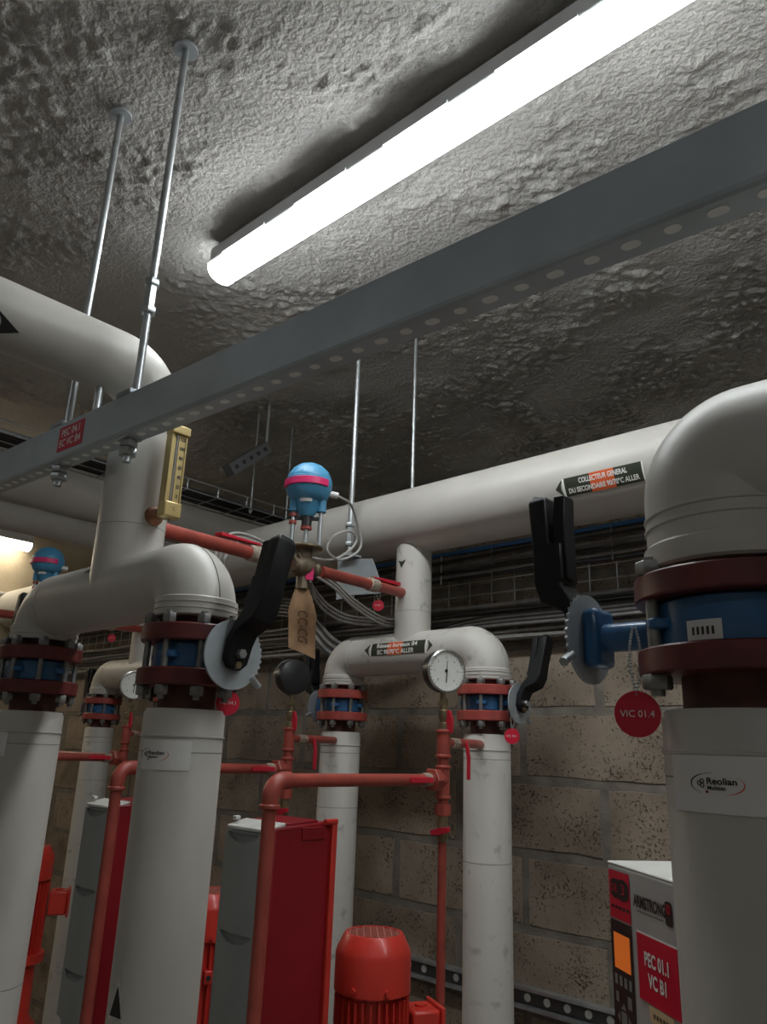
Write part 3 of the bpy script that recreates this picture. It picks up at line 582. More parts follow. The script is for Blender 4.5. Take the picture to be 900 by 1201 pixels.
# ---------------------------------------------------------------- bypass line, control valve and actuator (one per pump pair)
A0, B0 = V((-1.362, 0.788, 2.012)), V((-1.575, 1.775, 2.072))
def bypass(dx, far):
    A, B = A0+V((dx, 0, 0)), B0+V((dx, 0, 0)); P = lambda s: A.lerp(B, s); D = (B-A).normalized(); side = D.cross(V((0,0,1))).normalized()
    t = thing('bypass_pipe', 'thin red cross pipe on the far pump pair, under the far blue actuator' if far else 'thin red cross pipe joining the front and back white branches', 'pipe', tuple(P(0.5)-V((0,0,0.02))))
    r = 0.0155
    MB().cyl(P(0.0), P(0.42), r, n=20).build('pipe', RPIPE, t); MB().cyl(P(0.56), P(1.0), r, n=20).build('pipe', RPIPE, t)
    for s0, s1 in ((0.27, 0.31), (0.80, 0.845)):
        MB().cyl(P(s0), P(s1), r*1.28, n=20, bev=0.003).build('ball_valve', PTFE, t)
        MB().cyl(P(s0+0.02), P(s0+0.02)+V((0,0,0.024)), 0.006, n=8).build('valve_stem', BRASS, t)
    h = P(0.29)+V((0,0,0.024)); b = MB()
    b.strip([(h+D*0.012, side*0.010, V((0,0,0.0025))), (h, side*0.010, V((0,0,0.0025))), (h-D*0.03, side*0.009, V((0,0,0.003))), (h-D*0.125, side*0.011, V((0,0,0.004)))]).build('valve_handle', RHAND, t, bevel=0.001, label='bright red ball valve handle')
    h = P(0.835)+V((0,0,0.022)); b = MB()
    b.strip([(h-D*0.012, side*0.010, V((0,0,0.0025))), (h, side*0.010, V((0,0,0.0025))), (h+D*0.03, side*0.010, V((0,0,0.004))), (h+D*0.135, side*0.013, V((0,0,0.006)))]).build('valve_handle', RHAND, t, bevel=0.001, label='bright red ball valve handle')
    c = P(0.485)
    u = thing('control_valve', 'blue round-headed actuator valve on the far red cross pipe' if far else 'blue round-headed actuator valve with magenta band on the red cross pipe', 'valve', tuple(c-V((0,0,0.06))))
    MB().lathe(c-D*0.055, D, [(0.019, 0), (0.021, 0.012), (0.016, 0.018), (0.028, 0.04), (0.031, 0.055), (0.028, 0.07), (0.016, 0.092), (0.021, 0.098), (0.019, 0.11)], 20).build('valve_body', BRONZE, u)
    MB().cyl(c-V((0,0,0.058)), c-V((0,0,0.02)), 0.017, n=8).build('bottom_plug', BRONZE, u)
    z = c.z
    MB().cyl((c.x, c.y, z+0.015), (c.x, c.y, z+0.048), 0.021, n=16).build('bonnet', BRONZE, u)
    MB().cyl((c.x, c.y, z+0.046), (c.x, c.y, z+0.053), 0.048, n=28, bev=0.002).build('yoke_plate', BRASS, u)
    q = V((0.70, 0.71, 0)); zc_ = z+0.222
    for s_ in (-1, 1):
        pp = V((c.x, c.y, 0))+q*(0.036*s_)
        MB().cyl(pp+V((0,0,z+0.05)), pp+V((0,0,z+0.165)), 0.0062, n=12).build('yoke_post', ZINC, u)
        MB().cyl(pp+V((0,0,z+0.148)), pp+V((0,0,z+0.180)), 0.013, n=14).build('post_lug', ACTB, u)
        if s_ < 0:
            for zz in (0.118, 0.138): MB().cyl(pp+V((0,0,z+zz-0.004)), pp+V((0,0,z+zz+0.004)), 0.0105, n=12).build('position_clip', FLB, u)
    MB().box((c.x, c.y, z+0.130), (0.075, 0.010, 0.008), (q, V((-q.y, q.x, 0)), V((0,0,1)))).build('anti_rotation_arm', GCASE, u)
    MB().cyl((c.x, c.y, z+0.05), (c.x, c.y, z+0.12), 0.0062, n=12).build('stem', ZINC, u)
    MB().cyl((c.x, c.y, z+0.108), (c.x, c.y, z+0.140), 0.0135, n=16).build('coupling', GCASE, u); MB().cyl((c.x, c.y, z+0.100), (c.x, c.y, z+0.107), 0.0150, n=16).build('red_ring', FLB, u)
    MB().lathe((c.x, c.y, z+0.135), (0,0,1), [(0.016, 0), (0.028, 0.016), (0.034, 0.042), (0.042, 0.05), (0.042, 0.058)], 28).build('gear_housing', ACTB, u, label='blue cone housing')
    R_ = 0.0605; pr = [(R_*0.62, -0.046), (R_*0.88, -0.034), (R_, -0.014), (R_*1.02, 0.006), (R_*1.02, 0.010), (R_*0.985, 0.012), (R_*0.985, 0.016), (R_*0.96, 0.020), (R_*0.80, 0.039), (R_*0.55, 0.052), (R_*0.28, 0.059), (0.001, 0.061)]
    MB().lathe((c.x, c.y, zc_), (0.03, 0.03, 1), pr, 40).build('actuator_dome', ACTB, u, label='blue domed motor head')
    az0 = math.radians(-58); pts = [V((c.x+(R_*1.035)*math.cos(az0+q_), c.y+(R_*1.035)*math.sin(az0+q_), zc_-0.004)) for q_ in np.radians(np.linspace(-68, 68, 22))]
    MB().strip([(p, V((0,0,0.0095)), (p-V((c.x, c.y, p.z))).normalized()*0.003) for p in pts]).build('band', MAG, u, bevel=0.001, label='magenta band')
    fm = vcylmap((c.x, c.y, z+0.176), -52, 0.0335); patch(fm, -0.014, 0.016, -0.009, 0.009, 0.003, 'rating_label', STICK, u, 5, 1)
    MB().cyl((c.x+0.035, c.y+0.04, zc_-0.02), (c.x+0.047, c.y+0.062, zc_-0.022), 0.009, n=12).build('cable_gland', STICK, u)
    if not far:
        pts = [(-1.43, 1.335, 2.241), (-1.44, 1.398, 2.241), (-1.46, 1.444, 2.208), (-1.46, 1.468, 2.152), (-1.46, 1.45, 2.116), (-1.46, 1.393, 2.085), (-1.46, 1.351, 2.091), (-1.463, 1.343, 2.112), (-1.465, 1.372, 2.15), (-1.467, 1.426, 2.174), (-1.469, 1.457, 2.162), (-1.47, 1.442, 2.129), (-1.475, 1.377, 2.084), (-1.50, 1.307, 2.080), (-1.56, 1.30, 2.088)]
        pts[0] = tuple(V((c.x+0.046, c.y+0.060, zc_-0.022)))
        tag(MB().tube(curve(pts, 7), 0.0036, 8).build('cable', CABL), 'pale grey cable looping down from the blue actuator', 'cable')
bypass(0, False); bypass(DX+0.06, True)
# cardboard notice hung from the control valve
cc = A0.lerp(B0, 0.485)
def cardboard():
    t = thing('cardboard_notice', 'crumpled brown cardboard strip hanging under the red cross pipe', 'notice', (cc.x, cc.y, 1.82))
    a = V((0.62, 0.78, 0)).normalized(); n = V((a.y, -a.x, 0))
    def f(s, v, h=0.0):
        w_ = 0.026+0.048*min(1, v*2.2)**0.8 if v < 0.45 else 0.070
        return V((cc.x-0.004, cc.y+0.002+0.016*v, 1.992-0.168*v-(s-0.5)*0.012*v*2))+a*((s-0.5)*w_)+n*(0.012*math.sin(v*5.0)*(0.4+s)+0.004*math.sin(7*s+4*v)+h+0.006)
    b = MB(); b.grid(lambda s, v: f(s, v), 8, 16); b.grid(lambda s, v: f(1-s, v, -0.0022), 8, 16); b.build('card', CARD, t)
    fm = lambda u, v, h=0.0: f(min(1, max(0, 0.5+v/0.06)), min(1, max(0, 0.62+u/0.17)), h)
    text(fm, 'CC-CG', 0.030, 0, 0.0, 0.0012, PENC, t, sx=0.85)
    MB().tube(curve([(cc.x, cc.y, 2.0), (cc.x+0.02, cc.y-0.01, 2.03), (cc.x+0.012, cc.y-0.03, 2.07), (cc.x-0.01, cc.y-0.02, 2.04), (cc.x, cc.y, 1.995)], 6), 0.0012, 6).build('string', PTFE, t)
    MB().strip([(V((cc.x+0.022, cc.y+0.004, 2.005)), a*0.009, n*0.003), (V((cc.x+0.020, cc.y+0.002, 2.036)), a*0.012, n*0.004), (V((cc.x+0.016, cc.y, 2.062)), a*0.007, n*0.003)]).build('red_clip', MAG, t)
cardboard()

# ---------------------------------------------------------------- gauge manifolds
def gauge(x, y, z, az, label, r=0.05):
    a = math.radians(az); n = V((math.cos(a), math.sin(a), 0)); c = V((x, y, z)); ux = V((0,0,1)).cross(n)
    t = thing('pressure_gauge', label, 'gauge', (x, y, z-r-0.03))
    MB().lathe(c-n*0.020, n, [(r*0.80, 0), (r*0.97, 0.004), (r, 0.010), (r, 0.034)], 40).build('case', GCASE, t, label='black gauge case')
    MB().lathe(c+n*0.012, n, [(r*0.99, 0), (r*1.03, 0.003), (r*1.03, 0.007), (r*0.95, 0.009), (r*0.93, 0.004)], 40, cap=False).build('rim', CHROME, t)
    d = MB().cyl(c+n*0.012, c+n*0.015, r*0.95, n=40).build('dial', GAUGE, t, label='white dial with fine black figures')
    fm = planemap(c+n*0.0152, ux, (0,0,1))
    for k in range(25):
        q = math.radians(-45+k*270/24); L = 0.12 if k % 4 else 0.2
        p0 = (math.cos(q)*r*0.88, math.sin(q)*r*0.88); p1 = (math.cos(q)*r*(0.88-L*0.6), math.sin(q)*r*(0.88-L*0.6)); e = (-math.sin(q)*0.0005, math.cos(q)*0.0005)
        poly(fm, [(p0[0]-e[0], p0[1]-e[1]), (p0[0]+e[0], p0[1]+e[1]), (p1[0]+e[0], p1[1]+e[1]), (p1[0]-e[0], p1[1]-e[1])], 0.0003, 'tick', BLACKP, d)
    for k in range(7):
        q = math.radians(225-k*45); text(fm, str(k), 0.0085, math.cos(q)*r*0.62, math.sin(q)*r*0.62, 0.0003, BLACKP, d)
    q = math.radians(86); e = V((0, 0, 0))
    poly(fm, [(-0.0012-0.0*r, -r*0.55), (0.0018, -r*0.55), (0.0032, r*0.50), (0.0020, r*0.50)], 0.0010, 'needle', BLACKP, d)
    MB().lathe(c+n*0.0156, n, [(0.004, 0), (0.0035, 0.002)], 12).build('needle_hub', BLACKP, d)
    MB().cyl((x, y, z-r-0.016), (x, y, z-r+0.004), 0.0075, n=8).build('stem', BRASS, t); hexnut(MB(), (x, y, z-r-0.022), (0,0,1), 0.0125, 0.016).build('stem_nut', BRASS, t)
    return t
def manifold(x, y, label, zg=1.78, leg_to=None, yel=0.965, hand=1, low=0.45):
    t = thing('gauge_manifold', label, 'pipe', (x, y, low))
    z = zg-0.05-0.030
    MB().lathe((x, y, z-0.050), (0,0,1), [(0.0125, 0), (0.0125, 0.014), (0.0095, 0.016), (0.0095, 0.022), (0.0125, 0.026), (0.0125, 0.042), (0.009, 0.046), (0.009, 0.056)], 12).build('brass_cock', BRASS, t)
    MB().strip([(V((x+0.018, y, z-0.058)), (0.008, 0, 0), (0, 0.003, 0)), (V((x+0.018, y, z-0.03)), (0.010, 0, 0), (0, 0.003, 0)), (V((x+0.014, y, z-0.006)), (0.006, 0, 0), (0, 0.003, 0))]).build('valve_handle', RHAND, t, bevel=0.001, label='red cock handle')
    pr = [(0.0125, 0)]; zb, ztop = 1.455, z-0.050
    def band(b, z0, r): b.cyl((x, y, z0-0.004), (x, y, z0+0.004), r, n=20, bev=0.002)
    b = MB(); b.cyl((x, y, 1.46), (x, y, ztop), 0.0128, n=20)
    b.cyl((x, y, 1.585), (x, y, ztop), 0.0155, n=20)
    b.cyl((x, y, 1.50), (x, y, 1.565), 0.0155, n=20)
    for zz in (ztop-0.004, 1.590, 1.566, 1.50): band(b, zz, 0.0185)
    b.cyl((x, y, 1.462), (x, y, 1.485), 0.0195, n=8)
    b.build('tee_stack', RPIPE, t)
    MB().cyl((x, y, 1.405), (x, y, 1.463), 0.0120, n=16).build('drain_valve', BRASS, t)
    MB().strip([(V((x-0.020, y-0.016, 1.424)), (0, 0.003, 0), (0, 0, 0.005)), (V((x+0.004, y-0.016, 1.428)), (0, 0.003, 0), (0, 0, 0.008)), (V((x+0.030, y-0.012, 1.434)), (0, 0.003, 0), (0, 0, 0.005))]).build('valve_handle', RHAND, t, bevel=0.001, label='red drain handle')
    MB().cyl((x, y, low), (x, y, 1.41), 0.0098, n=16).build('drain_pipe', RPIPE, t)
    # short tapping to the leg behind
    if leg_to:
        p, q = V((x, y, 1.620)), V((leg_to[0], leg_to[1], 1.622)); d = (q-p).normalized()
        MB().cyl(p, p+d*0.06, 0.0105, n=14).build('tapping_pipe', RPIPE, t); MB().cyl(p+d*0.055, p+d*0.105, 0.0125, n=8).build('tapping_cock', PTFE, t); MB().cyl(p+d*0.10, q, 0.0115, n=16).build('tapping_pipe', RPIPE, t)
        if hand: p = p+d*0.075; MB().strip([(p+d*0.085+V((0.014, -0.008, 0.004)), V((-0.45, 0.89, 0))*0.0065, (0.004, 0.0015, 0)), (p+d*0.092+V((0.020, -0.012, -0.016)), V((-0.45, 0.89, 0))*0.0065, (0.004, 0.0015, 0)), (p+d*0.098+V((0.022, -0.014, -0.034)), V((-0.45, 0.89, 0))*0.0065, (0.004, 0.0015, 0)), (p+d*0.098+V((0.022, -0.014, -0.085)), V((-0.45, 0.89, 0))*0.0065, (0.004, 0.0015, 0))]).build('valve_handle', RHAND, t, bevel=0.001, label='red lever hanging down')
    # long pipe to the front and down
    z0 = 1.538
    hexnut(MB(), (x, y-0.034, z0), (0,1,0), 0.0270, 0.022).build('union_nut', RPIPE, t); MB().cyl((x, y-0.050, z0), (x, y, z0), 0.0165, n=18).build('union_tail', RPIPE, t); MB().cyl((x, y-0.075, z0), (x, y-0.045, z0), 0.0150, n=8).build('isolation_cock', PTFE, t)
    MB().strip([(V((x+0.015, y-0.055, z0)), (0.0025, 0, 0), (0, 0, 0.006)), (V((x+0.018, y-0.08, z0+0.001)), (0.0025, 0, 0), (0, 0, 0.006)), (V((x+0.018, y-0.135, z0+0.001)), (0.0025, 0, 0), (0, 0, 0.006))]).build('valve_handle', RHAND, t, bevel=0.001, label='red cock handle')
    if yel is not None:
        Re = 0.030
        MB().tube([V((x, y-0.07, z0)), V((x, yel+Re, z0))]+arc((x, yel+Re, z0-Re), (0, 0, 1), (0, -1, 0), Re, 0, 90, 8)+[V((x, yel, low))], 0.0128, 18).build('loop_pipe', RPIPE, t, angle=60)
        MB().tube([V((x, yel+Re+0.012, z0))]+arc((x, yel+Re, z0-Re), (0, 0, 1), (0, -1, 0), Re, 0, 90, 8)+[V((x, yel, z0-Re-0.012))], 0.0162, 18).build('elbow_fitting', RPIPE, t, angle=60)
        band(MB(), 0, 0); MB().cyl((x, yel, z0-Re-0.020), (x, yel, z0-Re-0.011), 0.0195, n=20, bev=0.002).build('elbow_bead', RPIPE, t)
    return t
MX, MY = -1.165, 1.475
manifold(MX, MY, 'red gauge pipe with union and looping pipe in front of the red drive box', leg_to=(XB1+0.02, YBK-PR+0.006), low=0.55)
manifold(MX-0.553, MY, 'red gauge pipe assembly under the gauge whose black back shows', leg_to=(XB0+0.03, YBK-PR+0.006), low=0.55)
manifold(-2.608, MY, 'red gauge pipe assembly seen between the two big front pipes', leg_to=(XB1+DX+0.03, YBK-PR+0.008), yel=1.05, hand=0, low=0.55)
gauge(MX-0.004, MY, 1.785, -22, 'white-dial pressure gauge in front of the labelled header elbow')
gauge(MX-0.555, MY, 1.790, 168, 'pressure gauge showing its black back below the cardboard notice')
gauge(-2.604, MY, 1.790, -15, 'white-dial pressure gauge half hidden behind the valve of the sticker pipe')
tag(MB().cyl((-3.75, 1.475, 1.538), (-2.66, 1.475, 1.538), 0.011, n=14).build('red_pipe', RPIPE), 'thin red pipe running level to the far gauge assembly', 'pipe')

# ---------------------------------------------------------------- pumps and drives
def pump(x, y, label, z_top=1.240):
    t = thing('pump', label, 'pump', (x, y, 0)); r = 0.078
    zc = z_top-0.105
    MB().lathe((x, y, zc), (0,0,1), [(r, 0), (r, 0.066), (r*0.965, 0.076), (r*0.80, 0.100), (r*0.76, 0.104), (r*0.70, 0.104), (r*0.70, 0.098), (r*0.90, 0.07), (r*0.93, 0.0)], 48, cap=False).build('fan_cover', PUMP, t, label='red motor fan cover')
    g = MB(); k = 8; rg = r*0.73
    for i in range(k):
        q = -rg+2*rg*(i+0.5)/k; L = math.sqrt(rg*rg-q*q)
        for s_ in (1, -1):
            d = V((0.7071, 0.7071*s_, 0)); e = V((-d.y, d.x, 0)); c = V((x, y, z_top-0.003))+e*q; g.cyl(c-d*L, c+d*L, 0.0013, n=5)
    g.build('grille', mat('grille_red_grey', (0.50, 0.16, 0.12), 0.5), t); MB().cyl((x, y, z_top-0.035), (x, y, z_top-0.03), r*0.72, n=24).build('fan', DARK, t)
    MB().cyl((x, y, zc-0.24), (x, y, zc+0.02), r*0.80, n=36).build('motor_body', PUMP, t)
    fn = MB()
    for i in range(30):
        a = 2*PI*i/30; d = V((math.cos(a), math.sin(a), 0)); fn.box(V((x, y, zc-0.12))+d*(r*0.86), (0.018, 0.0026, 0.225), (d, V((-d.y, d.x, 0)), V((0,0,1))))
    fn.build('cooling_fins', PUMP, t, smooth=False)
    for a in (-75, -25, 110): 
        d = V((math.cos(math.radians(a)), math.sin(math.radians(a)), 0)); MB().cyl(V((x, y, zc+0.012))+d*(r-0.002), V((x, y, zc+0.012))+d*(r+0.006), 0.0055, n=8).build('cover_screw', PUMP, t)
        bz_ = V((x, y, zc-0.075))+d*r*0.92; MB().box(bz_, (0.022, 0.020, 0.03), (d, V((-d.y, d.x, 0)), V((0,0,1)))).build('mounting_lug', PUMP, t, bevel=0.003); MB().cyl(bz_+d*0.008, bz_+d*0.014, 0.006, n=8).build('lug_bolt', DARK, t)
    d = V((0.45, 0.89, 0)).normalized(); e = V((-d.y, d.x, 0)); c = V((x, y, zc-0.075))+d*(r+0.030)
    MB().box(c, (0.060, 0.070, 0.075), (d, e, V((0,0,1)))).build('terminal_box', PUMP, t, bevel=0.006); MB().box(c+d*0.034, (0.008, 0.086, 0.086), (d, e, V((0,0,1)))).build('terminal_lid', PUMP, t, bevel=0.003); MB().cyl(c+V((0,0,0.036)), c+V((0,0,0.042)), 0.012, n=14).build('blanking_cap', PUMP, t)
    MB().lathe((x, y, zc-0.46), (0,0,1), [(r*1.2, 0), (r*1.2, 0.02), (r*0.9, 0.05), (r*0.85, 0.2), (r*1.15, 0.21), (r*1.15, 0.235)], 36).build('lantern', PUMP, t)
    MB().lathe((x, y, zc-0.68), (0,0,1), [(r*1.1, 0), (r*1.6, 0.03), (r*1.7, 0.10), (r*1.6, 0.18), (r*1.2, 0.22)], 40).build('casing', PUMP, t)
    MB().cyl((x, y, 0.0), (x, y, zc-0.67), r*0.9, n=24).build('pedestal', CONC, t)
    return t
pump(-1.205, 1.302, 'bright red pump motor with round fan grille, behind the red drive box')
pump(-1.785, 1.302, 'bright red pump mostly hidden behind the sticker pipe')
pump(-2.83, 1.302, 'far bright red pump glimpsed past the end pipe')
def drive(x0, x1, y0, y1, z1, label, z0=0.93):
    t = thing('drive_box', label, 'drive', ((x0+x1)/2, (y0+y1)/2, 0)); yg = y0+0.024; xm = (x0+x1)/2
    H = z1-z0
    MB().prism([(x1, yg, z0), (x1, y1, z0-0.05), (x1, y1, z1-0.002), (x1, y1-0.012, z1+0.006), (x1, yg, z1)], (x0-x1, 0, 0)).build('housing', DRVR, t, bevel=0.004, label='dark red drive housing')
    MB().prism([(x1-0.006, yg+0.030, z1), (x1-0.006, y1-0.03, z1+0.004), (x0+0.006, y1-0.03, z1+0.004), (x0+0.006, yg+0.030, z1)], (0, 0, 0.006)).build('top_lid', DRVR, t, bevel=0.002)
    MB().box((x1+0.001, y1-0.048, z1-0.014), (0.004, 0.060, 0.024)).build('lid_clip', DRVR, t, bevel=0.0015)
    MB().box((x1-0.012, y1+0.006, (z0+z1)/2), (0.040, 0.014, H+0.01)).build('mounting_flange', PUMP, t, bevel=0.002, label='bright red mounting flange')
    MB().cyl((x1+0.004, y1-0.02, z1+0.006), (x1+0.004, y1+0.012, z1+0.006), 0.006, n=8).build('lid_screw', PUMP, t)
    c = MB().prism([(x1, yg, z0+0.08), (x1, y0+0.012, z0+0.08), (x1, y0+0.010, z1-0.012), (x1, yg, z1-0.0)], (x0-x1, 0, 0)).build('cover', DRVG, t, bevel=0.003, label='grey ribbed cover')
    MB().prism([(x1-0.002, yg+0.030, z1+0.001), (x1-0.002, y0+0.006, z1-0.010), (x0+0.002, y0+0.006, z1-0.010), (x0+0.002, yg+0.030, z1+0.001)], (0, 0, 0.007)).build('cover_top', DRVT, t, bevel=0.002, label='top edge with light in its pale colour')  # light on top of the grey cover is put into this colour
    for i in range(2): MB().box((x0+0.014+i*(x1-x0-0.04), yg-0.004, z1+0.010), (0.012, 0.012, 0.008)).build('lid_catch', DRVT, t, bevel=0.002)
    seg = 0.175; k = 0; zt = z1-0.012
    xr = x1-0.016
    while zt > z0+0.06:
        zb = max(zt-seg, z0+0.055); b = MB()
        def f(s_, v, zt=zt, zb=zb):
            q = min(1, max(0, (s_-0.10)/0.84)); z = zt+(zb-zt)*v; lens = 0.019*math.sin(PI*q)**0.6 if 0 < q < 1 else 0
            dip = 0.016 if (0.0035 < zt-z < lens) else 0.0
            bul = -0.006*math.sin(PI*s_)
            return V((x0+(xr-x0)*s_, y0+0.006+bul+dip, z))
        def vv(v): return v*3*0.13 if v < 1/3 else 0.13+(v-1/3)*1.5*0.87
        b.grid(lambda s_, v: f(s_, vv(v)), 30, 36)
        b.build('rib_panel', DRVG, t, angle=30)
        zt -= seg
    MB().prism([(x1-0.001, y0+0.013, z0+0.085), (x1-0.001, yg, z0+0.085), (x1-0.001, yg, z0-0.01)], (x0-x1+0.002, 0, 0)).build('cover_foot', DRVG, t)
    MB().box((xm, y1-0.03, (z0-0.05)/2), (0.05, 0.05, z0-0.05)).build('stand', CONC, t)
    return t
drive(-1.345, -1.216, 1.0, 1.172, 1.449, 'red and grey drive box with a red pipe looping down its front')
drive(-1.345-0.583, -1.216-0.583, 1.0, 1.172, 1.449, 'red and grey drive box glimpsed between the two big front pipes')

# grey drive unit at the right, turned about 45 degrees
def drive_unit():
    d = V((0.803, -0.596, 0)).normalized(); n = V((0,0,1)).cross(d); n = -n if n.x > 0 else n   # outward normal of the panel, towards the aisle
    p0 = V((-0.623, 1.204, 0)); zt, zb = 1.444, 0.95; W = 0.30; Dp = 0.20
    t = thing('drive_unit', 'grey pump drive unit with orange display, keypad and red label', 'drive', tuple(p0+d*W/2-n*Dp/2))
    back = -n
    poly3 = [p0+V((0,0,zb)), p0+d*W+V((0,0,zb)), p0+d*W+back*Dp+V((0,0,zb)), p0+back*Dp+V((0,0,zb))]
    MB().prism(poly3, (0, 0, zt-zb)).build('housing', mat('unit_grey', (0.40, 0.41, 0.40), 0.45, noise=0.06), t, bevel=0.004)
    q = [p+V((0,0,zt-zb-0.001)) for p in poly3]; MB().prism(q, (0,0,0.004)).build('top_lid', DRVT, t, bevel=0.003)
    fm = planemap(p0, d, (0,0,1)); 
    if (fm(0,0,1)-p0).dot(n) < 0: fm0 = fm; fm = lambda u, v, h=0.0: fm0(u, v, -h)
    fm1 = fm; fm = lambda u, v, h=0.0: fm1(u*1.35, zt+(v-zt)*0.79, h)
    lp = patch(fm, 0.004, 0.052, zt-0.094, zt-0.010, 0.0008, 'logo_panel', TAGR, t, 1, 1, label='red panel with black logo')
    def rr(u0, u1, v0, v1, h, nm, m_, par, r=0.006):
        pts = []
        for cx, cy, a0 in ((u1-r, v1-r, 0), (u0+r, v1-r, 90), (u0+r, v0+r, 180), (u1-r, v0+r, 270)):
            for i in range(6): q_ = math.radians(a0+18*i); pts.append((cx+r*math.cos(q_), cy+r*math.sin(q_)))
        return poly(fm, pts, h, nm, m_, par)
    rr(0.008, 0.036, zt-0.058, zt-0.024, 0.0012, 'logo_block', BLACKP, lp, 0.010); rr(0.024, 0.050, zt-0.060, zt-0.022, 0.0013, 'logo_disc', BLACKP, lp, 0.0128)
    text(fm, 'DE', 0.020, 0.0175, zt-0.041, 0.0017, TAGR, lp, sx=0.6); text(fm, '3', 0.026, 0.037, zt-0.041, 0.0017, TAGR, lp, sx=0.8)
    for k in range(5): patch(fm, 0.009+k*0.0085, 0.0155+k*0.0085, zt-0.076, zt-0.071, 0.0012, 'print_mark', BLACKP, lp, 1, 1)
    kp = patch(fm, 0.004, 0.052, zb+0.01, zt-0.097, 0.0010, 'keypad', BLACKP, t, 1, 1, label='black keypad panel')
    patch(fm, 0.011, 0.047, zt-0.178, zt-0.118, 0.0016, 'display', DISP, kp, 1, 1, label='orange lit display')
    for k in range(4): patch(fm, 0.010+k*0.0105, 0.0165+k*0.0105, zt-0.205, zt-0.188, 0.0018, 'key', KEYG, kp, 1, 1)
    patch(fm, 0.011, 0.0175, zt-0.234, zt-0.217, 0.0018, 'key', KEYG, kp, 1, 1); patch(fm, 0.037, 0.046, zt-0.236, zt-0.216, 0.0018, 'key', KEYG, kp, 1, 1)
    cu, cv = 0.0275, zt-0.258
    rr(cu-0.006, cu+0.006, cv-0.012, cv+0.012, 0.0018, 'key', KEYG, kp, 0.002)
    for a_ in (0, 90, 180, 270):
        ca, sa = math.cos(math.radians(a_)), math.sin(math.radians(a_)); poly(fm, [(cu+(ca*x_-sa*y_)*0.75, cv+(sa*x_+ca*y_)*1.3) for x_, y_ in ((0.012, -0.008), (0.020, 0.0), (0.012, 0.008))], 0.0018, 'key', KEYG, kp)
    patch(fm, 0.041, 0.049, zt-0.285, zt-0.265, 0.0018, 'key', KEYG, kp, 1, 1)
    for k in range(4): patch(fm, 0.010+k*0.0105, 0.017+k*0.0105, zt-0.322, zt-0.302, 0.0018, 'key', KEYG, kp, 1, 1)
    patch(fm, 0.033, 0.036, zt-0.300, zt-0.294, 0.0024, 'lamp_indicator', LEDO, kp, 1, 1)
    text(fm, 'ARMSTRONG', 0.027, 0.093, zt-0.050, 0.0012, BLACKP, t, sx=0.40, bold=0.0010)
    patch(fm, 0.066, 0.120, zt-0.066, zt-0.0645, 0.0010, 'rule_line', BLACKP, t, 1, 1)
    rr(0.124, 0.137, zt-0.070, zt-0.032, 0.0012, 'logo_mark', BLACKP, t, 0.004); rr(0.126, 0.135, zt-0.052, zt-0.036, 0.0016, 'logo_spot', DRVR, t, 0.003)
    lb = MB().prism([fm(u, v, 0.0004) for u, v in ((0.064, zt-0.205), (0.142, zt-0.205), (0.142, zt-0.100), (0.064, zt-0.100))], n*0.0015).build('label_plate', TAGR, t, label='red label with white lettering')
    patch(fm, 0.064, 0.142, zt-0.1005, zt-0.0965, 0.0016, 'label_edge', WHITE, lb, 1, 1)
    text(fm, 'PEC 01.1', 0.030, 0.103, zt-0.138, 0.0026, WHITE, lb, sx=0.44, bold=0.0010); text(fm, 'VC B1', 0.030, 0.103, zt-0.170, 0.0026, WHITE, lb, sx=0.46, bold=0.0010)
    tp = patch(fm, 0.082, 0.128, zt-0.232, zt-0.207, 0.0014, 'tape_note', TAPE, t, 1, 1, label='yellowed tape with pen marks')
    for k in range(5): patch(fm, 0.090+k*0.006, 0.094+k*0.006, zt-0.224, zt-0.217, 0.0020, 'print_mark', PENC, tp, 1, 1)
    MB().prism([p+V((0,0,0.0))-V((0,0,p.z)) for p in [poly3[0]+d*0.1+back*0.05, poly3[0]+d*0.2+back*0.05, poly3[0]+d*0.2+back*0.15, poly3[0]+d*0.1+back*0.15]], (0, 0, zb)).build('stand', CONC, t)
drive_unit()

# ---------------------------------------------------------------- strut rail on the wall
def rail():
    t = thing('strut_rail', 'galvanised slotted strut rail fixed low on the block wall', 'rail', (-1.4, 2.055, 0.935)); x0, x1 = -2.6, 0.9
    MB().box(((x0+x1)/2, 2.064, 0.983), (x1-x0, 0.030, 0.007)).build('lip', ZINC, t); MB().box(((x0+x1)/2, 2.064, 0.937), (x1-x0, 0.030, 0.007)).build('lip', ZINC, t)
    MB().box(((x0+x1)/2, 2.076, 0.960), (x1-x0, 0.006, 0.046)).build('web', mat('rail_web_dark', (0.10, 0.10, 0.10), 0.5, 0.4), t)
    x = x0+0.03
    while x < x1: MB().cyl((x, 2.0735, 0.958), (x, 2.071, 0.958), 0.0105, n=12).build('slot', PALE, t); x += 0.062
rail()

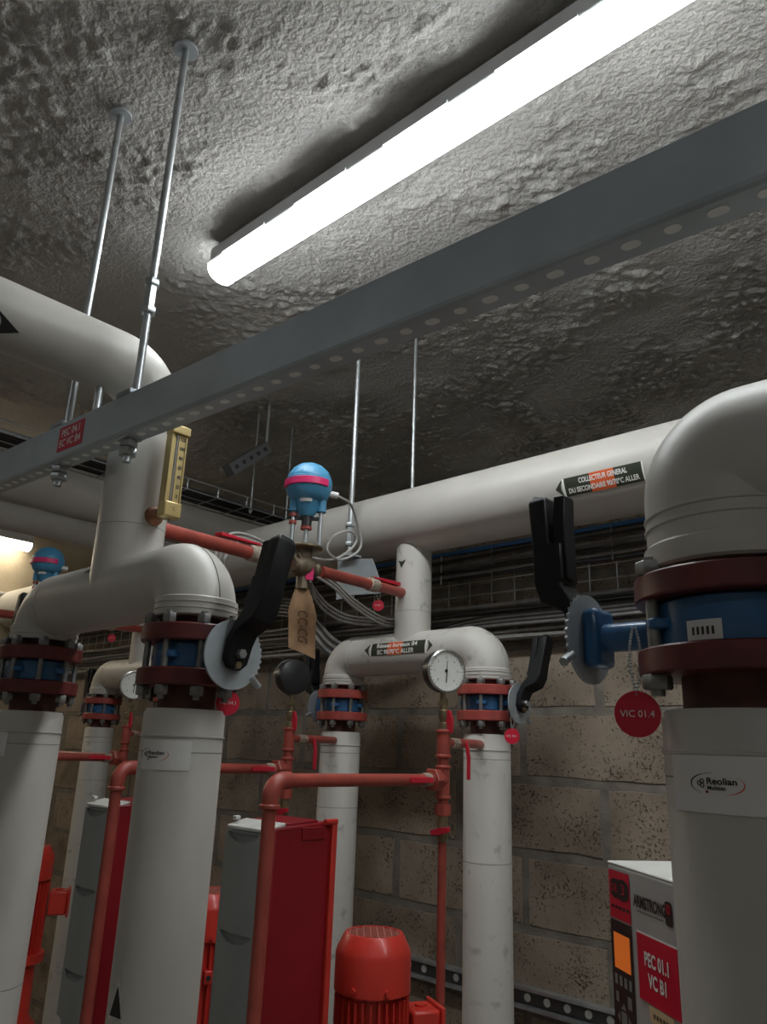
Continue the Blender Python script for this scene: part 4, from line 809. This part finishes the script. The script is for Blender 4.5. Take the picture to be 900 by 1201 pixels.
# ---------------------------------------------------------------- cables and wire trays
def wire(b, p, q, r=0.0022): b.cyl(p, q, r, n=6)
def wall_tray():
    t = thing('wire_tray', 'upright wire mesh tray on the block wall carrying black cables', 'cable tray', (-2.4, 2.03, 1.94)); x0, x1 = XL+0.02, 0.5
    for z in (1.945, 2.02, 2.10, 2.145, 2.255):
        b = MB(); wire(b, (x0, 2.045, z), (x1, 2.045, z)); b.build('long_wire', ZINC, t)
    x = x0+0.05
    while x < x1:
        b = MB(); b.tube([(x, 2.075, 1.945), (x, 2.047, 1.942), (x, 2.047, 2.258), (x, 2.075, 2.262)], 0.0022, 6); b.build('cross_wire', ZINC, t); x += 0.088
wall_tray()
r_ = random.Random(11)
def run_cable(x0, x1, y, z, r, m_, seed, amp=0.003):
    rr = random.Random(seed); pts = []; x = x0
    while x < x1: pts.append((x, y+rr.uniform(-amp, amp)*0.6, z+rr.uniform(-amp, amp))); x += 0.22
    pts.append((x1, y, z)); return MB().tube(curve(pts, 4), r, 7)
GU, GL = 'cables tied along the top of the wall tray', 'cables tied along the bottom of the wall tray'
for i in range(8):
    z = 2.158+0.0125*i; mm = [CAB, CABG, CAB, CABG, CABG][i % 5]
    tag(run_cable(XL+0.03, 0.5, 2.030-0.008*(i % 3), z, 0.0056+0.0016*(i % 3 == 0), mm, i).build('cable', mm), 'dark cable in the upper bundle on the wall tray', 'cable', GU)
for i in range(8):
    z = 1.970+0.0122*i; mm = [CABG, CAB, CAB, CABG][i % 4]
    tag(run_cable(XL+0.03, 0.5, 2.030-0.008*(i % 3), z, 0.0056+0.0018*(i % 3 == 1), mm, 40+i).build('cable', mm), 'dark cable in the lower bundle on the wall tray', 'cable', GL)
tag(run_cable(XL+0.03, 0.5, 2.034, 1.950, 0.0085, CABG, 77, 0.002).build('cable', CABG), 'thick grey cable at the very bottom of the wall tray', 'cable')
tr = MB()
pts = [(-3.6+0.01*i, 2.018, 2.252+0.003*math.sin(i*0.021)) for i in range(400)]
tag(tr.tube(pts, [0.0082 if i % 2 else 0.0068 for i in range(400)], 8).build('conduit', CABB), 'blue ribbed conduit on top of the wall tray', 'conduit')
tg = 0
for i, x in enumerate(np.arange(-3.5, 0.3, 0.21)):
    b = MB(); b.box((x, 2.014, 2.20), (0.004, 0.003, 0.11)); tag(b.build('cable_tie', PALE if i % 2 else CABG), 'thin cable tie around the upper cable bundle', 'cable tie', 'cable ties on the wall tray')
for k in range(6):
    o = 0.0138*k
    pts = [(-2.6-0.05*k, 1.985-0.004*k, 2.175-o), (-2.366, 1.982-0.004*k, 2.165-o), (-2.204, 1.975-0.004*k, 2.08-o), (-2.08, 1.97-0.004*k, 1.985-o*0.9), (-1.93, 1.97-0.003*k, 1.935-o*0.6), (-1.75, 1.985, 1.945-o*0.3), (-1.5, 2.012, 1.985+0.005*k), (-1.0, 2.006, 1.985+0.006*k), (-0.3, 2.008, 1.99+0.006*k), (0.48, 2.008, 1.985+0.006*k)]
    tag(MB().tube(curve(pts, 6), 0.0065, 7).build('cable', CAB if k % 2 else CABG), 'black cable swooping between upper and lower bundles behind the cardboard', 'cable', 'swooping cables behind the cardboard')
for k in range(3):
    o = 0.011*k
    pts = [(-1.555-0.004*k, 1.055+o*1.5, 2.035-o*0.6), (-1.555, 1.062+o, 2.060-o), (-1.555, 1.080+o, 2.092-o), (-1.556, 1.118+o*0.4, 2.112-o), (-1.558, 1.178, 2.112-o), (-1.56, 1.266, 2.098-o), (-1.565, 1.33, 2.088-o), (-1.60, 1.491, 2.070-o), (-1.63, 1.62, 2.030-o), (-1.66, 1.80, 2.0-o), (-1.70, 1.99, 2.03-o)]
    tag(MB().tube(curve(pts, 6), 0.0038, 7).build('cable', CABL), 'light grey cable arching alongside the red cross pipe', 'cable', 'light grey cables by the cross pipe')
for k in range(3):
    pts = [(-1.53, 1.33+0.01*k, 2.045-0.01*k), (-1.56, 1.40, 2.010-0.012*k), (-1.60, 1.50, 1.985-0.012*k), (-1.66, 1.66, 1.985-0.010*k), (-1.74, 1.99, 2.03-0.01*k)]
    tag(MB().tube(curve(pts, 6), 0.0040, 7).build('cable', CABG), 'dark grey cable sagging under the red cross pipe', 'cable', 'dark grey cables sagging under the cross pipe')
# collector hanger rods, bracket plate
hanger(-1.592, 1.83, 2.425, ZC, 0.006, 'thin steel rod dropping from the ceiling to the collector top', plate=False)
ht = hanger(-1.735, 1.690, 2.185, ZC, 0.0085, 'steel rod with a coupling, in front of the collector', plate=False, coupling=(2.235, 2.30), nutz=[2.20])
bt = thing('bracket', 'grey angled steel bracket plate under the collector hanger rod', 'bracket', (-1.69, 1.70, 2.08))
MB().prism([(-1.755, 1.70, 2.192), (-1.640, 1.70, 2.176), (-1.597, 1.70, 2.09), (-1.600, 1.70, 2.06), (-1.755, 1.70, 2.07)], (0, 0.004, 0)).build('plate', GALV, bt)
MB().prism([(-1.795, 1.70, 2.20), (-1.755, 1.70, 2.192), (-1.755, 1.70, 2.06), (-1.795, 1.70, 2.06)], (0, 0.004, 0)).build('side_plate', GALV, bt)
MB().box((-1.735, 1.695, 2.192), (0.075, 0.03, 0.006)).build('top_flange', GALV, bt)
# high wire tray towards the end wall
def high_tray():
    xa, xb, z = -2.78, -2.60, 2.580; t = thing('wire_tray', 'high wire mesh tray crossing toward the block wall above the dull pipes', 'cable tray', (-2.7, 0, z)); y0, y1 = -2.5, 3.9
    for x, zz in ((xa, z), (xa, z+0.045), (xb, z), (xb, z+0.045), ((xa+xb)/2, z)):
        b = MB(); wire(b, (x, y0, zz), (x, y1, zz), 0.0028); b.build('long_wire', ZINC, t)
    y = y0+0.05
    while y < y1:
        MB().tube([(xa, y, z+0.047), (xa, y, z), (xb, y, z), (xb, y, z+0.047)], 0.0026, 6).build('cross_wire', ZINC, t); y += 0.15
    for i in range(8):
        rr = random.Random(200+i); x = xa+0.02+i*0.020; pts = [(x+rr.uniform(-.004, .004), y, z+0.010+rr.uniform(0, .006)) for y in np.arange(-2.45, 3.9, 0.25)]
        tag(MB().tube(curve(pts, 4), 0.0078, 7).build('cable', CAB), 'black cable lying in the high wire tray', 'cable', 'cables in the high tray')
    for y in (0.35, 1.93, 2.13):
        hanger(xb-0.01, y, z-0.02, ZC, 0.0038, 'thin rod holding the high wire tray', 'rods of the high tray', plate=False, nutz=[z-0.008])
high_tray()
st = thing('cantilever_strut', 'dark perforated strut sloping under the ceiling beside the high tray', 'strut', (-2.5, 1.88, 2.68))
p, q = V((-2.5, 1.72, 2.672)), V((-2.5, 1.90, 2.830)); d = (q-p).normalized(); n = d.cross(V((1,0,0)))
MB().box((p+q)/2, ((q-p).length, 0.05, 0.05), (d, V((1,0,0)), n)).build('channel', mat('strut_dark', (0.12, 0.125, 0.125), 0.6, 0.3), st)
for k in range(5): MB().cyl(p.lerp(q, 0.12+k*0.19)+V((0.0255, 0, 0)), p.lerp(q, 0.12+k*0.19)+V((0.027, 0, 0)), 0.010, n=10).build('slot', DARK, st)
MB().cyl((q.x, q.y, q.z), (q.x, q.y, ZC), 0.006, n=8).build('rod', ZINC, st)
# conduits and a flat duct on the end wall
for k, z in enumerate((2.80, 2.40)):
    tag(MB().cyl((XL+0.02, -2.5, z), (XL+0.02, 2.05, z), 0.014, n=10).build('conduit', CABL), ['cream conduit above the batten on the end wall', 'cream conduit below the batten on the end wall'][k], 'conduit')
